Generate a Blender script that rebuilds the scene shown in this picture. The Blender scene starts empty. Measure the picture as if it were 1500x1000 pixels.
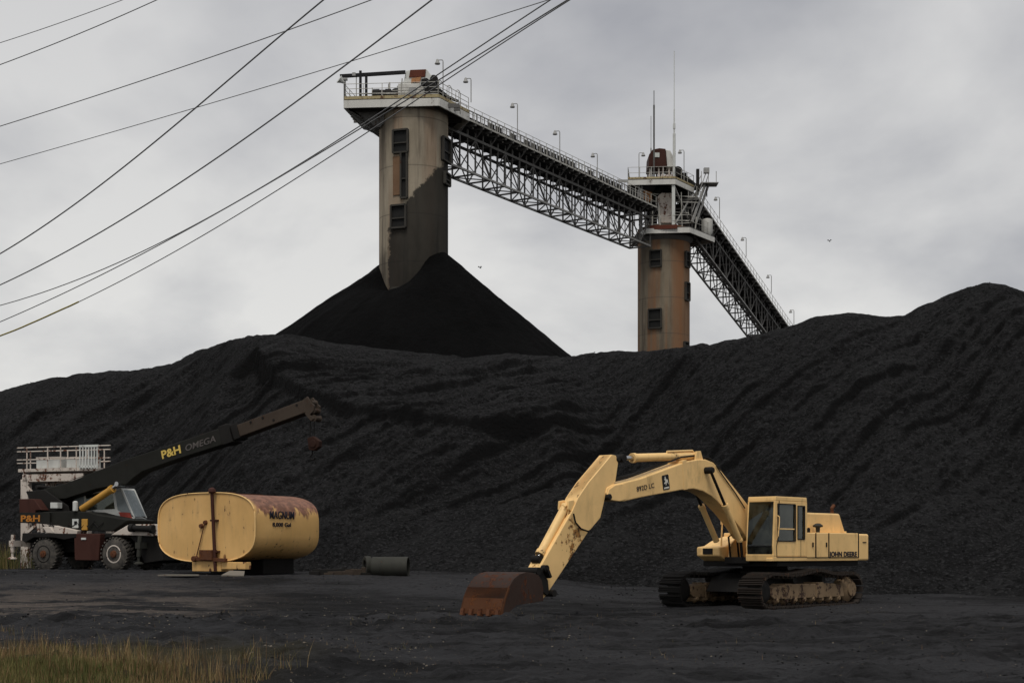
import bpy, bmesh, math, random
import numpy as np
from mathutils import Vector, Matrix
random.seed(7); rng = np.random.default_rng(7)
scene = bpy.context.scene
COL = scene.collection
R = math.radians

# ------------------------------------------------------------ camera, sky, sun
FPX, HZ, CH = 2200.0, 808.0, 1.65       # focal length in photo pixels, horizon row, eye height
cam = bpy.data.cameras.new('camera'); camo = bpy.data.objects.new('camera', cam); COL.objects.link(camo)
camo.location = (0, 0, CH); camo.rotation_euler = (R(90), 0, 0)
cam.sensor_width = 36; cam.lens = 36*FPX/1500; cam.shift_y = (HZ-500)/1500
cam.clip_start = 0.3; cam.clip_end = 6000
scene.camera = camo
scene.view_settings.view_transform = 'Standard'; scene.view_settings.look = 'None'
scene.view_settings.exposure = 0.0; scene.view_settings.gamma = 1.0

SUN_EL, SUN_AZ = 62, 190       # azimuth the light comes from, clockwise from +Y (behind the camera, to the left)
w = bpy.data.worlds.new('World'); scene.world = w; w.use_nodes = True
nt = w.node_tree; nt.nodes.clear(); N = nt.nodes.new; Lk = nt.links.new
out = N('ShaderNodeOutputWorld'); bg = N('ShaderNodeBackground'); Lk(bg.outputs[0], out.inputs[0])
sky = N('ShaderNodeTexSky'); sky.sky_type = 'NISHITA'; sky.sun_disc = False
sky.sun_elevation = R(SUN_EL); sky.sun_rotation = R(SUN_AZ)
bg.inputs[1].default_value = 0.1
tc = N('ShaderNodeTexCoord'); sep = N('ShaderNodeSeparateXYZ'); Lk(tc.outputs['Generated'], sep.inputs[0])
def M_(op, a, b=None, c=None):
    m = N('ShaderNodeMath'); m.operation = op
    for i, v in enumerate((a, b, c)):
        if v is None: continue
        if isinstance(v, (int, float)): m.inputs[i].default_value = v
        else: Lk(v, m.inputs[i])
    return m.outputs[0]
den = M_('ADD', M_('MAXIMUM', sep.outputs[2], 0.0), 0.45)
cmb = N('ShaderNodeCombineXYZ'); Lk(M_('DIVIDE', sep.outputs[0], den), cmb.inputs[0]); Lk(M_('DIVIDE', sep.outputs[1], den), cmb.inputs[1])
cmb.inputs[2].default_value = 3.7
n1 = N('ShaderNodeTexNoise'); n1.inputs['Scale'].default_value = 2.3; n1.inputs['Detail'].default_value = 6; n1.inputs['Roughness'].default_value = 0.5
n1.inputs['Distortion'].default_value = 0.5
Lk(cmb.outputs[0], n1.inputs['Vector'])
n2 = N('ShaderNodeTexNoise'); n2.inputs['Scale'].default_value = 6.5; n2.inputs['Detail'].default_value = 5; n2.inputs['Roughness'].default_value = 0.5
Lk(cmb.outputs[0], n2.inputs['Vector'])
nv = M_('ADD', M_('MULTIPLY', n1.outputs[0], 0.72), M_('MULTIPLY', n2.outputs[0], 0.28))
rmp = N('ShaderNodeValToRGB'); Lk(nv, rmp.inputs[0])
rmp.color_ramp.elements[0].position = 0.37; rmp.color_ramp.elements[0].color = (4.15, 4.19, 4.42, 1)
rmp.color_ramp.elements[1].position = 0.62; rmp.color_ramp.elements[1].color = (7.7, 7.62, 7.42, 1)
# the overcast is a little brighter near the horizon, as overcast skies seen to a break far off
hor = N('ShaderNodeValToRGB'); Lk(sep.outputs[2], hor.inputs[0])
hor.color_ramp.elements[0].position = 0.0; hor.color_ramp.elements[0].color = (1.12, 1.112, 1.09, 1)
hor.color_ramp.elements[1].position = 0.38; hor.color_ramp.elements[1].color = (0.815, 0.82, 0.845, 1)
mul = N('ShaderNodeMix'); mul.data_type = 'RGBA'; mul.blend_type = 'MULTIPLY'; mul.inputs[0].default_value = 1.0
Lk(rmp.outputs[0], mul.inputs[6]); Lk(hor.outputs[0], mul.inputs[7])
mx = N('ShaderNodeMix'); mx.data_type = 'RGBA'; mx.inputs[0].default_value = 0.94
Lk(sky.outputs[0], mx.inputs[6]); Lk(mul.outputs[2], mx.inputs[7]); Lk(mx.outputs[2], bg.inputs[0])

sl = bpy.data.lights.new('sun', 'SUN'); sl.energy = 1.9; sl.angle = R(22); sl.color = (1.0, 0.95, 0.88)
so = bpy.data.objects.new('sun', sl); COL.objects.link(so)
az = R(SUN_AZ); el = R(SUN_EL)
dirv = Vector((math.sin(az)*math.cos(el), math.cos(az)*math.cos(el), math.sin(el)))
so.rotation_euler = dirv.to_track_quat('Z', 'Y').to_euler(); so.location = dirv*50

# ------------------------------------------------------------ helpers
def srgb(r, g, b):
    f = lambda c: (c/255/12.92) if c/255 <= .04045 else ((c/255+.055)/1.055)**2.4
    return (f(r), f(g), f(b))

class Frame:
    """a thing's own frame: origin on the ground, x axis u, y axis v (90 degrees left of u)"""
    def __init__(s, ox, oy, oz, ux, uy):
        l = math.hypot(ux, uy); s.ox, s.oy, s.oz = ox, oy, oz; s.u = (ux/l, uy/l); s.v = (-uy/l, ux/l)
    def ang(s): return math.atan2(s.u[1], s.u[0])
    def xz(s, px, py, y=0.0):          # measured point of the photo on the plane y -> local x, z
        k = (px-750)/FPX
        bx = s.ox+s.v[0]*y; by = s.oy+s.v[1]*y
        x = (k*by-bx)/(s.u[0]-k*s.u[1])
        return (x, CH+(HZ-py)/FPX*(by+s.u[1]*x)-s.oz)
    def yz(s, px, py, x=0.0):
        k = (px-750)/FPX
        bx = s.ox+s.u[0]*x; by = s.oy+s.u[1]*x
        y = (k*by-bx)/(s.v[0]-k*s.v[1])
        return (y, CH+(HZ-py)/FPX*(by+s.v[1]*y)-s.oz)
def at(px, py, D): return Vector(((px-750)/FPX*D, D, CH+(HZ-py)/FPX*D))

class MB:
    def __init__(s): s.v = []; s.f = []; s.m = []
    def add(s, vs, fs, mi=0):
        o = len(s.v); s.v += [tuple(v) for v in vs]; s.f += [tuple(i+o for i in f) for f in fs]; s.m += [mi]*len(fs); return s
    def box(s, x0, x1, y0, y1, z0, z1, mi=0):
        return s.add([(x0,y0,z0),(x1,y0,z0),(x1,y1,z0),(x0,y1,z0),(x0,y0,z1),(x1,y0,z1),(x1,y1,z1),(x0,y1,z1)],
              [(0,3,2,1),(4,5,6,7),(0,1,5,4),(1,2,6,5),(2,3,7,6),(3,0,4,7)], mi)
    def prism(s, pts, y0, y1, mi=0):       # outline in x-z, pushed along y
        n = len(pts)
        vs = [(p[0], y0, p[1]) for p in pts]+[(p[0], y1, p[1]) for p in pts]
        return s.add(vs, [tuple(range(n)), tuple(range(2*n-1, n-1, -1))]+[(i, n+i, n+(i+1)%n, (i+1)%n) for i in range(n)], mi)
    def plan(s, pts, z0, z1, mi=0):        # outline in x-y, pushed along z
        n = len(pts)
        vs = [(p[0], p[1], z0) for p in pts]+[(p[0], p[1], z1) for p in pts]
        return s.add(vs, [tuple(range(n-1, -1, -1)), tuple(range(n, 2*n))]+[(i, (i+1)%n, n+(i+1)%n, n+i) for i in range(n)], mi)
    def bar(s, p, q, w, h=None, mi=0, up=(0,0,1)):
        h = h or w; p = Vector(p); q = Vector(q); d = (q-p)
        if d.length < 1e-5: return s
        d.normalize(); u = Vector(up)
        if abs(d.dot(u)) > .98: u = Vector((1,0,0))
        a = d.cross(u).normalized()*w/2; b = a.cross(d).normalized()*h/2
        vs = [p-a-b, p+a-b, p+a+b, p-a+b, q-a-b, q+a-b, q+a+b, q-a+b]
        return s.add(vs, [(0,1,2,3),(7,6,5,4),(0,4,5,1),(1,5,6,2),(2,6,7,3),(3,7,4,0)], mi)
    def tube(s, p, q, r, n=8, r2=None, mi=0):
        r2 = r if r2 is None else r2
        p = Vector(p); q = Vector(q); d = (q-p).normalized(); u = Vector((0,0,1))
        if abs(d.dot(u)) > .95: u = Vector((1,0,0))
        a = d.cross(u).normalized(); b = a.cross(d)
        vs = []
        for c, rr in ((p, r), (q, r2)):
            for i in range(n):
                t = 2*math.pi*i/n; vs.append(c+(a*math.cos(t)+b*math.sin(t))*rr)
        return s.add(vs, [tuple(range(n-1,-1,-1)), tuple(range(n, 2*n))]+[(i, (i+1)%n, n+(i+1)%n, n+i) for i in range(n)], mi)
    def path(s, pts, r, n=6, mi=0):
        pts = [Vector(p) for p in pts]; vs = []; m = len(pts)
        for k, p in enumerate(pts):
            d = (pts[min(k+1, m-1)]-pts[max(k-1, 0)]).normalized(); u = Vector((0,0,1))
            if abs(d.dot(u)) > .95: u = Vector((0,1,0))
            a = d.cross(u).normalized(); b = a.cross(d)
            for i in range(n):
                t = 2*math.pi*i/n; vs.append(p+(a*math.cos(t)+b*math.sin(t))*r)
        fs = [(k*n+i, k*n+(i+1)%n, (k+1)*n+(i+1)%n, (k+1)*n+i) for k in range(m-1) for i in range(n)]
        fs += [tuple(range(n-1,-1,-1)), tuple(range((m-1)*n, m*n))]
        return s.add(vs, fs, mi)
    def lathe(s, c, axis, prof, n=28, mi=0):   # prof: (distance along axis, radius)
        c = Vector(c); d = Vector(axis).normalized(); u = Vector((0,0,1))
        if abs(d.dot(u)) > .95: u = Vector((1,0,0))
        a = d.cross(u).normalized(); b = a.cross(d); vs = []
        for t, r in prof:
            for i in range(n):
                g = 2*math.pi*i/n; vs.append(c+d*t+(a*math.cos(g)+b*math.sin(g))*max(r, 1e-4))
        m = len(prof)
        fs = [(k*n+i, k*n+(i+1)%n, (k+1)*n+(i+1)%n, (k+1)*n+i) for k in range(m-1) for i in range(n)]
        fs += [tuple(range(n-1,-1,-1)), tuple(range((m-1)*n, m*n))]
        return s.add(vs, fs, mi)
    def build(s, name, mats, parent=None, bevel=0, smooth=False, seg=2):
        me = bpy.data.meshes.new(name); me.from_pydata(s.v, [], s.f)
        if not isinstance(mats, (list, tuple)): mats = [mats]
        for m in mats: me.materials.append(m)
        if len(mats) > 1: me.polygons.foreach_set('material_index', s.m)
        bm = bmesh.new(); bm.from_mesh(me); bmesh.ops.recalc_face_normals(bm, faces=bm.faces); bm.to_mesh(me); bm.free()
        if smooth:
            me.shade_smooth(); me.set_sharp_from_angle(angle=R(38))
        o = bpy.data.objects.new(name, me); COL.objects.link(o)
        if parent: o.parent = parent
        if bevel:
            b = o.modifiers.new('bevel', 'BEVEL'); b.width = bevel; b.segments = seg; b.limit_method = 'ANGLE'; b.angle_limit = R(35)
        return o
def tag(o, label=None, cat=None, group=None, kind=None):
    if label: o['label'] = label
    if cat: o['category'] = cat
    if group: o['group'] = group
    if kind: o['kind'] = kind
    return o
def empty(name, loc, rz=0, **k):
    o = bpy.data.objects.new(name, None); COL.objects.link(o); o.empty_display_size = .3
    o.location = loc; o.rotation_euler = (0, 0, rz); return tag(o, **k)
def root(name, fr, **k): return empty(name, (fr.ox, fr.oy, fr.oz), fr.ang(), **k)
def np_mesh(name, V, F, mats, mi=None, smooth=True):
    me = bpy.data.meshes.new(name); n = F.shape[1]
    me.vertices.add(len(V)); me.vertices.foreach_set('co', V.astype(np.float32).ravel())
    me.loops.add(F.size); me.loops.foreach_set('vertex_index', F.astype(np.int32).ravel())
    me.polygons.add(len(F)); me.polygons.foreach_set('loop_start', np.arange(0, F.size, n, dtype=np.int32))
    me.polygons.foreach_set('loop_total', np.full(len(F), n, dtype=np.int32))
    for m in (mats if isinstance(mats, (list, tuple)) else [mats]): me.materials.append(m)
    if mi is not None: me.polygons.foreach_set('material_index', mi.astype(np.int32))
    me.update(calc_edges=True); me.validate()
    if smooth: me.shade_smooth()
    o = bpy.data.objects.new(name, me); COL.objects.link(o); return o
def text(name, s, size, mat, parent, origin, xdir, ydir, thick=.008, bold=.0, width=1.0, shear=0):
    c = bpy.data.curves.new('tmp', 'FONT'); c.body = s; c.size = size; c.extrude = thick; c.offset = bold; c.align_x = 'LEFT'
    c.resolution_u = 4; c.shear = shear
    t = bpy.data.objects.new('tmp', c); COL.objects.link(t)
    bpy.context.view_layer.update()
    me = bpy.data.meshes.new_from_object(t.evaluated_get(bpy.context.evaluated_depsgraph_get()))
    bpy.data.objects.remove(t)
    xs_t = [v.co.x for v in me.vertices]; sx = width/(max(xs_t)-min(xs_t))
    x = Vector(xdir).normalized(); y = Vector(ydir).normalized(); z = x.cross(y)
    Mx = Matrix(((x.x*sx, y.x, z.x, origin[0]), (x.y*sx, y.y, z.y, origin[1]), (x.z*sx, y.z, z.z, origin[2]), (0,0,0,1)))
    me.transform(Mx); me.materials.clear(); me.materials.append(mat); me.name = name
    o = bpy.data.objects.new(name, me); COL.objects.link(o); o.parent = parent; return o

# value noise
def _h(ix, iy, seed):
    n = (ix.astype(np.int64)*374761393+iy.astype(np.int64)*668265263+seed*1442695041) & 0xffffffff
    n = ((n ^ (n >> 13))*1274126177) & 0xffffffff
    return ((n ^ (n >> 16)) & 0xffffff)/float(0xffffff)
def vn(x, y, seed=0):
    ix = np.floor(x); iy = np.floor(y); fx = x-ix; fy = y-iy
    fx = fx*fx*fx*(fx*(fx*6-15)+10); fy = fy*fy*fy*(fy*(fy*6-15)+10)
    a = _h(ix, iy, seed); b = _h(ix+1, iy, seed); c = _h(ix, iy+1, seed); d = _h(ix+1, iy+1, seed)
    return (a*(1-fx)+b*fx)*(1-fy)+(c*(1-fx)+d*fx)*fy*1.0-.5
def fbm(x, y, oct=5, seed=0, gain=.5):
    t = 0; a = 1
    for i in range(oct):
        c, s = math.cos(i*.9), math.sin(i*.9)
        t = t+a*vn((x*c-y*s)*2**i+i*17.3, (x*s+y*c)*2**i+i*9.1, seed+i); a *= gain
    return t
def sstep(a, b, x):
    t = np.clip((x-a)/(b-a), 0, 1); return t*t*(3-2*t)

# ------------------------------------------------------------ materials
def newmat(name):
    m = bpy.data.materials.new(name); m.use_nodes = True; t = m.node_tree
    return m, t, t.nodes['Principled BSDF']
class NG:
    def __init__(s, t): s.t = t; s.c = t.nodes.new('ShaderNodeTexCoord')
    def n(s, k): return s.t.nodes.new(k)
    def l(s, a, b): s.t.links.new(a, b)
    def val(s, i, v):
        if isinstance(v, (int, float)): i.default_value = v
        elif isinstance(v, tuple): i.default_value = (*v, 1) if len(v) == 3 else v
        else: s.l(v, i)
    def math(s, op, a, b=0.0, clamp=False):
        m = s.n('ShaderNodeMath'); m.operation = op; m.use_clamp = clamp; s.val(m.inputs[0], a); s.val(m.inputs[1], b); return m.outputs[0]
    def noise(s, scale, detail=4, rough=.55, stretch=(1,1,1), off=(0,0,0), coord='Object', dist=0):
        mp = s.n('ShaderNodeMapping'); s.l(s.c.outputs[coord], mp.inputs[0]); mp.inputs['Scale'].default_value = stretch; mp.inputs['Location'].default_value = off
        x = s.n('ShaderNodeTexNoise'); s.l(mp.outputs[0], x.inputs['Vector']); x.inputs['Scale'].default_value = scale
        x.inputs['Detail'].default_value = detail; x.inputs['Roughness'].default_value = rough; x.inputs['Distortion'].default_value = dist; return x.outputs[0]
    def vor(s, scale, feature='F1', stretch=(1,1,1), out='Distance'):
        mp = s.n('ShaderNodeMapping'); s.l(s.c.outputs['Object'], mp.inputs[0]); mp.inputs['Scale'].default_value = stretch
        x = s.n('ShaderNodeTexVoronoi'); x.feature = feature; s.l(mp.outputs[0], x.inputs['Vector']); x.inputs['Scale'].default_value = scale; return x.outputs[out]
    def step(s, v, a, b):
        m = s.n('ShaderNodeMapRange'); m.interpolation_type = 'SMOOTHSTEP'; s.val(m.inputs[0], v); m.inputs[1].default_value = a; m.inputs[2].default_value = b; return m.outputs[0]
    def mix(s, f, a, b, mode='MIX'):
        m = s.n('ShaderNodeMix'); m.data_type = 'RGBA'; m.blend_type = mode; s.val(m.inputs[0], f); s.val(m.inputs[6], a); s.val(m.inputs[7], b); return m.outputs[2]
    def xyz(s):
        x = s.n('ShaderNodeSeparateXYZ'); s.l(s.c.outputs['Object'], x.inputs[0]); return x.outputs
    def bump(s, h, strength=.3, dist=.02, base=None):
        b = s.n('ShaderNodeBump'); b.inputs['Strength'].default_value = strength; b.inputs['Distance'].default_value = dist; s.l(h, b.inputs['Height'])
        if base: s.l(base, b.inputs['Normal'])
        return b.outputs[0]

RUST = (.13, .045, .018); RUSTD = (.045, .018, .012); ORUST = (.30, .11, .025)
def painted(name, col, rust=.5, rough=.5, dirt=.5, scale=1.0, rustcol=RUST, spots=True, metal=0.0):
    m, t, p = newmat(name); g = NG(t)
    n_big = g.noise(.9*scale, 5, .6); n_f = g.noise(7*scale, 6, .65); n_s = g.noise(2.0*scale, 6, .65, (1.4, 1.4, .5), (3, 1, 7))
    dark = tuple(c*.62 for c in col); fade = tuple(min(1, c*1.14+.003) for c in col)
    c = g.mix(g.step(n_big, .35, .7), col, fade)
    c = g.mix(g.math('MULTIPLY', g.step(n_s, .5, .78), dirt), c, tuple(x*.55 for x in dark))
    c = g.mix(g.math('MULTIPLY', g.step(n_f, .55, .75), dirt*.5), c, dark)
    rv = g.math('ADD', g.math('MULTIPLY', n_s, .55), g.math('MULTIPLY', n_f, .45))
    th = .69-.225*rust
    rm = g.step(rv, th, th+.045)
    rc = g.mix(g.step(g.noise(16*scale, 4), .4, .65), rustcol, RUSTD)
    c = g.mix(rm, c, rc)
    g.l(c, p.inputs['Base Color']); p.inputs['Metallic'].default_value = metal
    g.l(g.math('ADD', g.math('MULTIPLY', rm, .3), g.math('ADD', g.math('MULTIPLY', n_f, .25), rough-.12)), p.inputs['Roughness'])
    p.inputs['Specular IOR Level'].default_value = .35 if max(col) > .12 else .14
    g.l(g.bump(g.math('ADD', g.math('MULTIPLY', n_f, .5), rm), .25, .006), p.inputs['Normal'])
    return m
TAN = (.83, .545, .225)
M = {}
M['tan'] = painted('tan_paint', TAN, .30, .5, .6)
M['tan_rusty'] = painted('rust_blotched_tan_paint', TAN, .74, .55, .4, .7, (.36, .17, .045))
M['tan_worn'] = painted('worn_tan_paint', TAN, .42, .55, .45, .8, (.33, .15, .04))
M['tan_dirty'] = painted('muddy_tan_paint', (.20, .135, .075), .75, .75, .9, 1.3, (.06, .04, .028))
M['tank'] = None
M['black'] = painted('black_paint', (.012, .012, .013), .05, .55, .2)
M['ink'] = painted('faded_black_lettering', (.02, .02, .03), .02, .6, .1)
M['dark'] = painted('oily_dark_metal', (.012, .011, .010), .35, .65, .4, 1, (.05, .025, .014))
M['olive'] = painted('faded_dark_green_paint', (.015, .015, .0125), .3, .7, .4, 1, (.05, .028, .015))
M['boomtip'] = painted('brown_oxidised_paint', (.048, .036, .027), .5, .7, .4, 1, (.06, .035, .02))
M['maroon'] = painted('maroon_primer', (.048, .018, .013), .3, .7, .5)
M['rusty'] = painted('rusted_steel', (.10, .042, .022), .8, .8, .6, 1.2, (.13, .05, .022))
M['rustwhite'] = painted('rust_stained_white_paint', (.52, .46, .40), .72, .65, .5, 1.1, (.16, .06, .03))
M['white'] = painted('chalky_white_paint', (.55, .56, .53), .25, .6, .45)
M['white2'] = painted('grimy_white_paint', (.56, .55, .51), .42, .6, .55, .6)
M['galv'] = painted('galvanised_steel', (.28, .28, .27), .35, .55, .5, .7, (.10, .06, .035))
M['rail'] = painted('weathered_handrail', (.40, .39, .35), .5, .6, .4, .9, (.12, .07, .04))
M['yelrail'] = painted('worn_yellow_kickplate', (.34, .28, .15), .72, .6, .7, .9, (.15, .08, .04))
M['rusty_dark'] = painted('dark_rusted_steel', (.030, .014, .010), .5, .8, .5)
M['steel'] = painted('weathered_truss_steel', (.11, .106, .10), .5, .65, .4, .8, (.06, .042, .03))
M['steel_lt'] = painted('pale_truss_steel', (.26, .255, .24), .55, .6, .5, .8, (.10, .07, .05))
M['ochre'] = painted('ochre_cylinder_paint', (.46, .24, .04), .3, .5, .35, 1.5)
M['logoyel'] = painted('yellow_lettering', (.62, .44, .10), .15, .6, .1)
M['faded'] = painted('faded_grey_lettering', (.10, .09, .085), .3, .7, .4)
M['orange'] = painted('orange_lettering', (.42, .16, .02), .3, .7, .3)
M['logowhite'] = painted('white_emblem', (.62, .60, .52), .0, .6, .1)
M['drab'] = painted('grey_green_steel', (.036, .036, .030), .3, .7, .4)
M['oldwood'] = painted('weathered_wood', (.045, .034, .026), .3, .9, .5, 2, (.03, .02, .015))
M['plate'] = painted('dusty_steel_plate', (.16, .145, .12), .3, .8, .5)
M['wire'] = painted('wire_sheath', (.16, .16, .162), .0, .6, .1)
M['sleeve'] = painted('yellow_wire_sleeve', (.30, .24, .03), .0, .6, .3)
M['orange_chute'] = painted('rusted_orange_chute', (.36, .17, .07), .6, .7, .5, .7, (.2, .07, .02))
M['belt'] = painted('conveyor_belt', (.018, .018, .018), .0, .8, .1)
M['redrust'] = painted('red_rust_panel', (.11, .035, .022), .35, .8, .5, .8)

def m_chrome():
    m, t, p = newmat('chromed_rod'); p.inputs['Base Color'].default_value = (.5, .5, .5, 1); p.inputs['Metallic'].default_value = 1; p.inputs['Roughness'].default_value = .25; return m
M['chrome'] = m_chrome()
def m_glass(name, tint):
    m, t, p = newmat(name); g = NG(t)
    o = t.nodes['Material Output']; tr = g.n('ShaderNodeBsdfTransparent'); tr.inputs[0].default_value = (*tint, 1)
    gl = g.n('ShaderNodeBsdfGlossy'); gl.inputs['Roughness'].default_value = .04; gl.inputs[0].default_value = (.9, .95, .93, 1)
    fr = g.n('ShaderNodeFresnel'); fr.inputs[0].default_value = 1.5
    df = g.n('ShaderNodeBsdfDiffuse'); df.inputs[0].default_value = (.10, .11, .09, 1)
    a = g.n('ShaderNodeMixShader'); g.l(g.math('MULTIPLY', g.step(g.noise(3, 4), .35, .7), .30), a.inputs[0]); g.l(tr.outputs[0], a.inputs[1]); g.l(df.outputs[0], a.inputs[2])
    b = g.n('ShaderNodeMixShader'); g.l(fr.outputs[0], b.inputs[0]); g.l(a.outputs[0], b.inputs[1]); g.l(gl.outputs[0], b.inputs[2])
    g.l(b.outputs[0], o.inputs[0]); return m
M['glass'] = m_glass('dusty_cab_glass', (.30, .33, .30))
M['glass_grey'] = painted('dusty_grey_glass', (.20, .23, .235), .0, .25, .3)
def m_tyre():
    m, t, p = newmat('dusty_tyre_rubber'); g = NG(t); n = g.noise(5, 5)
    g.l(g.mix(g.step(n, .35, .7), (.032, .029, .025), (.085, .075, .062)), p.inputs['Base Color']); p.inputs['Roughness'].default_value = .85
    g.l(g.bump(n, .3, .01), p.inputs['Normal']); return m
M['tyre'] = m_tyre()
def m_tank():
    m, t, p = newmat('rust_streaked_tank_paint'); g = NG(t); X = g.xyz()
    n_s = g.noise(2.3, 6, .68, (1.6, 2.0, .32), (3, 1, 7)); n_f = g.noise(5, 6, .65); n_b = g.noise(.8, 4)
    c = g.mix(g.step(n_b, .35, .7), (.64, .385, .135), (.74, .455, .17))
    c = g.mix(g.math('MULTIPLY', g.step(n_s, .48, .75), .35), c, (.34, .22, .11))
    # red oxide creeping down from the roof, mostly along the barrel behind the end plate
    top = g.math('ADD', g.math('MULTIPLY', g.math('SUBTRACT', X[2], 2.02), 1.3), g.math('MULTIPLY', g.math('SUBTRACT', n_s, .5), 2.2))
    back = g.step(X[0], .02, .3)
    topm = g.math('MULTIPLY', g.step(top, .0, .28), g.math('ADD', g.math('MULTIPLY', back, .85), .05))
    c = g.mix(topm, c, g.mix(g.step(n_f, .4, .62), (.10, .032, .028), (.27, .115, .08)))
    lo = g.step(X[2], 1.3, .4)
    streak = g.step(g.math('ADD', g.math('MULTIPLY', n_s, .62), g.math('MULTIPLY', n_f, .38)), .59, .63)
    spots = g.step(g.vor(2.6, stretch=(1, 1, .7)), .20, .15)
    spots = g.math('MULTIPLY', spots, g.step(g.noise(1.3, 2, .5, (1,1,1), (9, 4, 2)), .36, .46))
    spots = g.math('MULTIPLY', spots, g.math('ADD', lo, g.step(X[2], 2.5, 2.75), clamp=True))
    rm = g.math('MAXIMUM', streak, spots)
    c = g.mix(rm, c, g.mix(g.step(n_f, .4, .6), (.16, .06, .02), (.04, .018, .012)))
    g.l(c, p.inputs['Base Color']); g.l(g.math('ADD', g.math('MULTIPLY', rm, .3), .5), p.inputs['Roughness'])
    g.l(g.bump(g.math('ADD', n_b, g.math('MULTIPLY', rm, .3)), .3, .02), p.inputs['Normal']); p.inputs['Specular IOR Level'].default_value = .35
    return m
M['tank'] = m_tank()

def m_coal(name, lo, hi, speck=.5, spec=.10, flow=False):
    m, t, p = newmat(name); g = NG(t)
    a = g.noise(.22, 5, .6); b = g.noise(1.9, 9, .78); c3 = g.noise(9, 6, .8)
    f = g.math('ADD', g.math('MULTIPLY', a, .45), g.math('MULTIPLY', b, .55))
    if flow:      # slide streaks running obliquely down the face
        X = g.xyz(); u = g.math('ADD', g.math('MULTIPLY', X[0], .74), g.math('MULTIPLY', X[1], .67)); v = g.math('SUBTRACT', g.math('MULTIPLY', X[0], .67), g.math('MULTIPLY', X[1], .74))
        cb = g.n('ShaderNodeCombineXYZ'); g.l(g.math('MULTIPLY', u, .13), cb.inputs[0]); g.l(g.math('MULTIPLY', v, 1.0), cb.inputs[1]); g.l(g.math('MULTIPLY', X[2], .5), cb.inputs[2])
        st = g.n('ShaderNodeTexNoise'); g.l(cb.outputs[0], st.inputs['Vector']); st.inputs['Scale'].default_value = 1.1; st.inputs['Detail'].default_value = 7; st.inputs['Roughness'].default_value = .68; st.inputs['Distortion'].default_value = .6
        f = g.math('ADD', g.math('MULTIPLY', f, .55), g.math('MULTIPLY', st.outputs[0], .45))
        stm = st.outputs[0]
    c = g.mix(g.step(f, .38, .62) if flow else g.step(f, .34, .68), lo, hi)
    if flow:
        c = g.mix(g.math('MULTIPLY', g.step(stm, .42, .34), .75), c, tuple(x*.45 for x in lo))
        gr1 = g.noise(3.4, 4, .75, (1, 1, 1.4), (5, 2, 1)); gr2 = g.noise(7.5, 3, .7, (1, 1, 1), (1, 8, 4))
        c = g.mix(g.math('MULTIPLY', g.step(gr1, .51, .40), .85), c, tuple(x*.32 for x in lo))
        c = g.mix(g.math('MULTIPLY', g.step(gr2, .53, .63), .75), c, tuple(x*2.0 for x in hi))
    if flow:      # steep ledge and scarp faces darkened in the colour, as if in shade
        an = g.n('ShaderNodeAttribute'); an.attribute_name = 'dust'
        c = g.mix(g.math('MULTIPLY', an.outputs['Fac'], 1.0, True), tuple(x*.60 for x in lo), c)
    c = g.mix(g.math('MULTIPLY', g.step(c3, .6, .78), speck), c, tuple(x*2.2 for x in hi))
    c = g.mix(g.math('MULTIPLY', g.step(c3, .45, .28), .6), c, tuple(x*.4 for x in lo))
    g.l(c, p.inputs['Base Color']); p.inputs['Roughness'].default_value = .95; p.inputs['Specular IOR Level'].default_value = spec
    h = g.math('ADD', g.math('MULTIPLY', b, 1.5), g.math('MULTIPLY', c3, .6))
    if flow: h = g.math('ADD', g.math('ADD', h, g.math('MULTIPLY', stm, 1.2)), g.math('ADD', g.math('MULTIPLY', gr1, .8), g.math('MULTIPLY', gr2, .45)))
    h = g.math('SUBTRACT', h, g.math('MULTIPLY', g.vor(5.0), .35))
    g.l(g.bump(h, 1.0, .42), p.inputs['Normal'])
    return m
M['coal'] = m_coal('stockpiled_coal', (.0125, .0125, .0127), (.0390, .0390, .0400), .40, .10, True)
M['coal_fresh'] = m_coal('fresh_coal', (.0034, .0034, .0034), (.0085, .0085, .0086), .25, .05)
M['lump'] = m_coal('coal_lumps', (.010, .010, .0105), (.026, .0255, .026), .1)

M['lump2'] = m_coal('mound_chunks', (.018, .018, .0183), (.040, .040, .041), .2)

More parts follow.
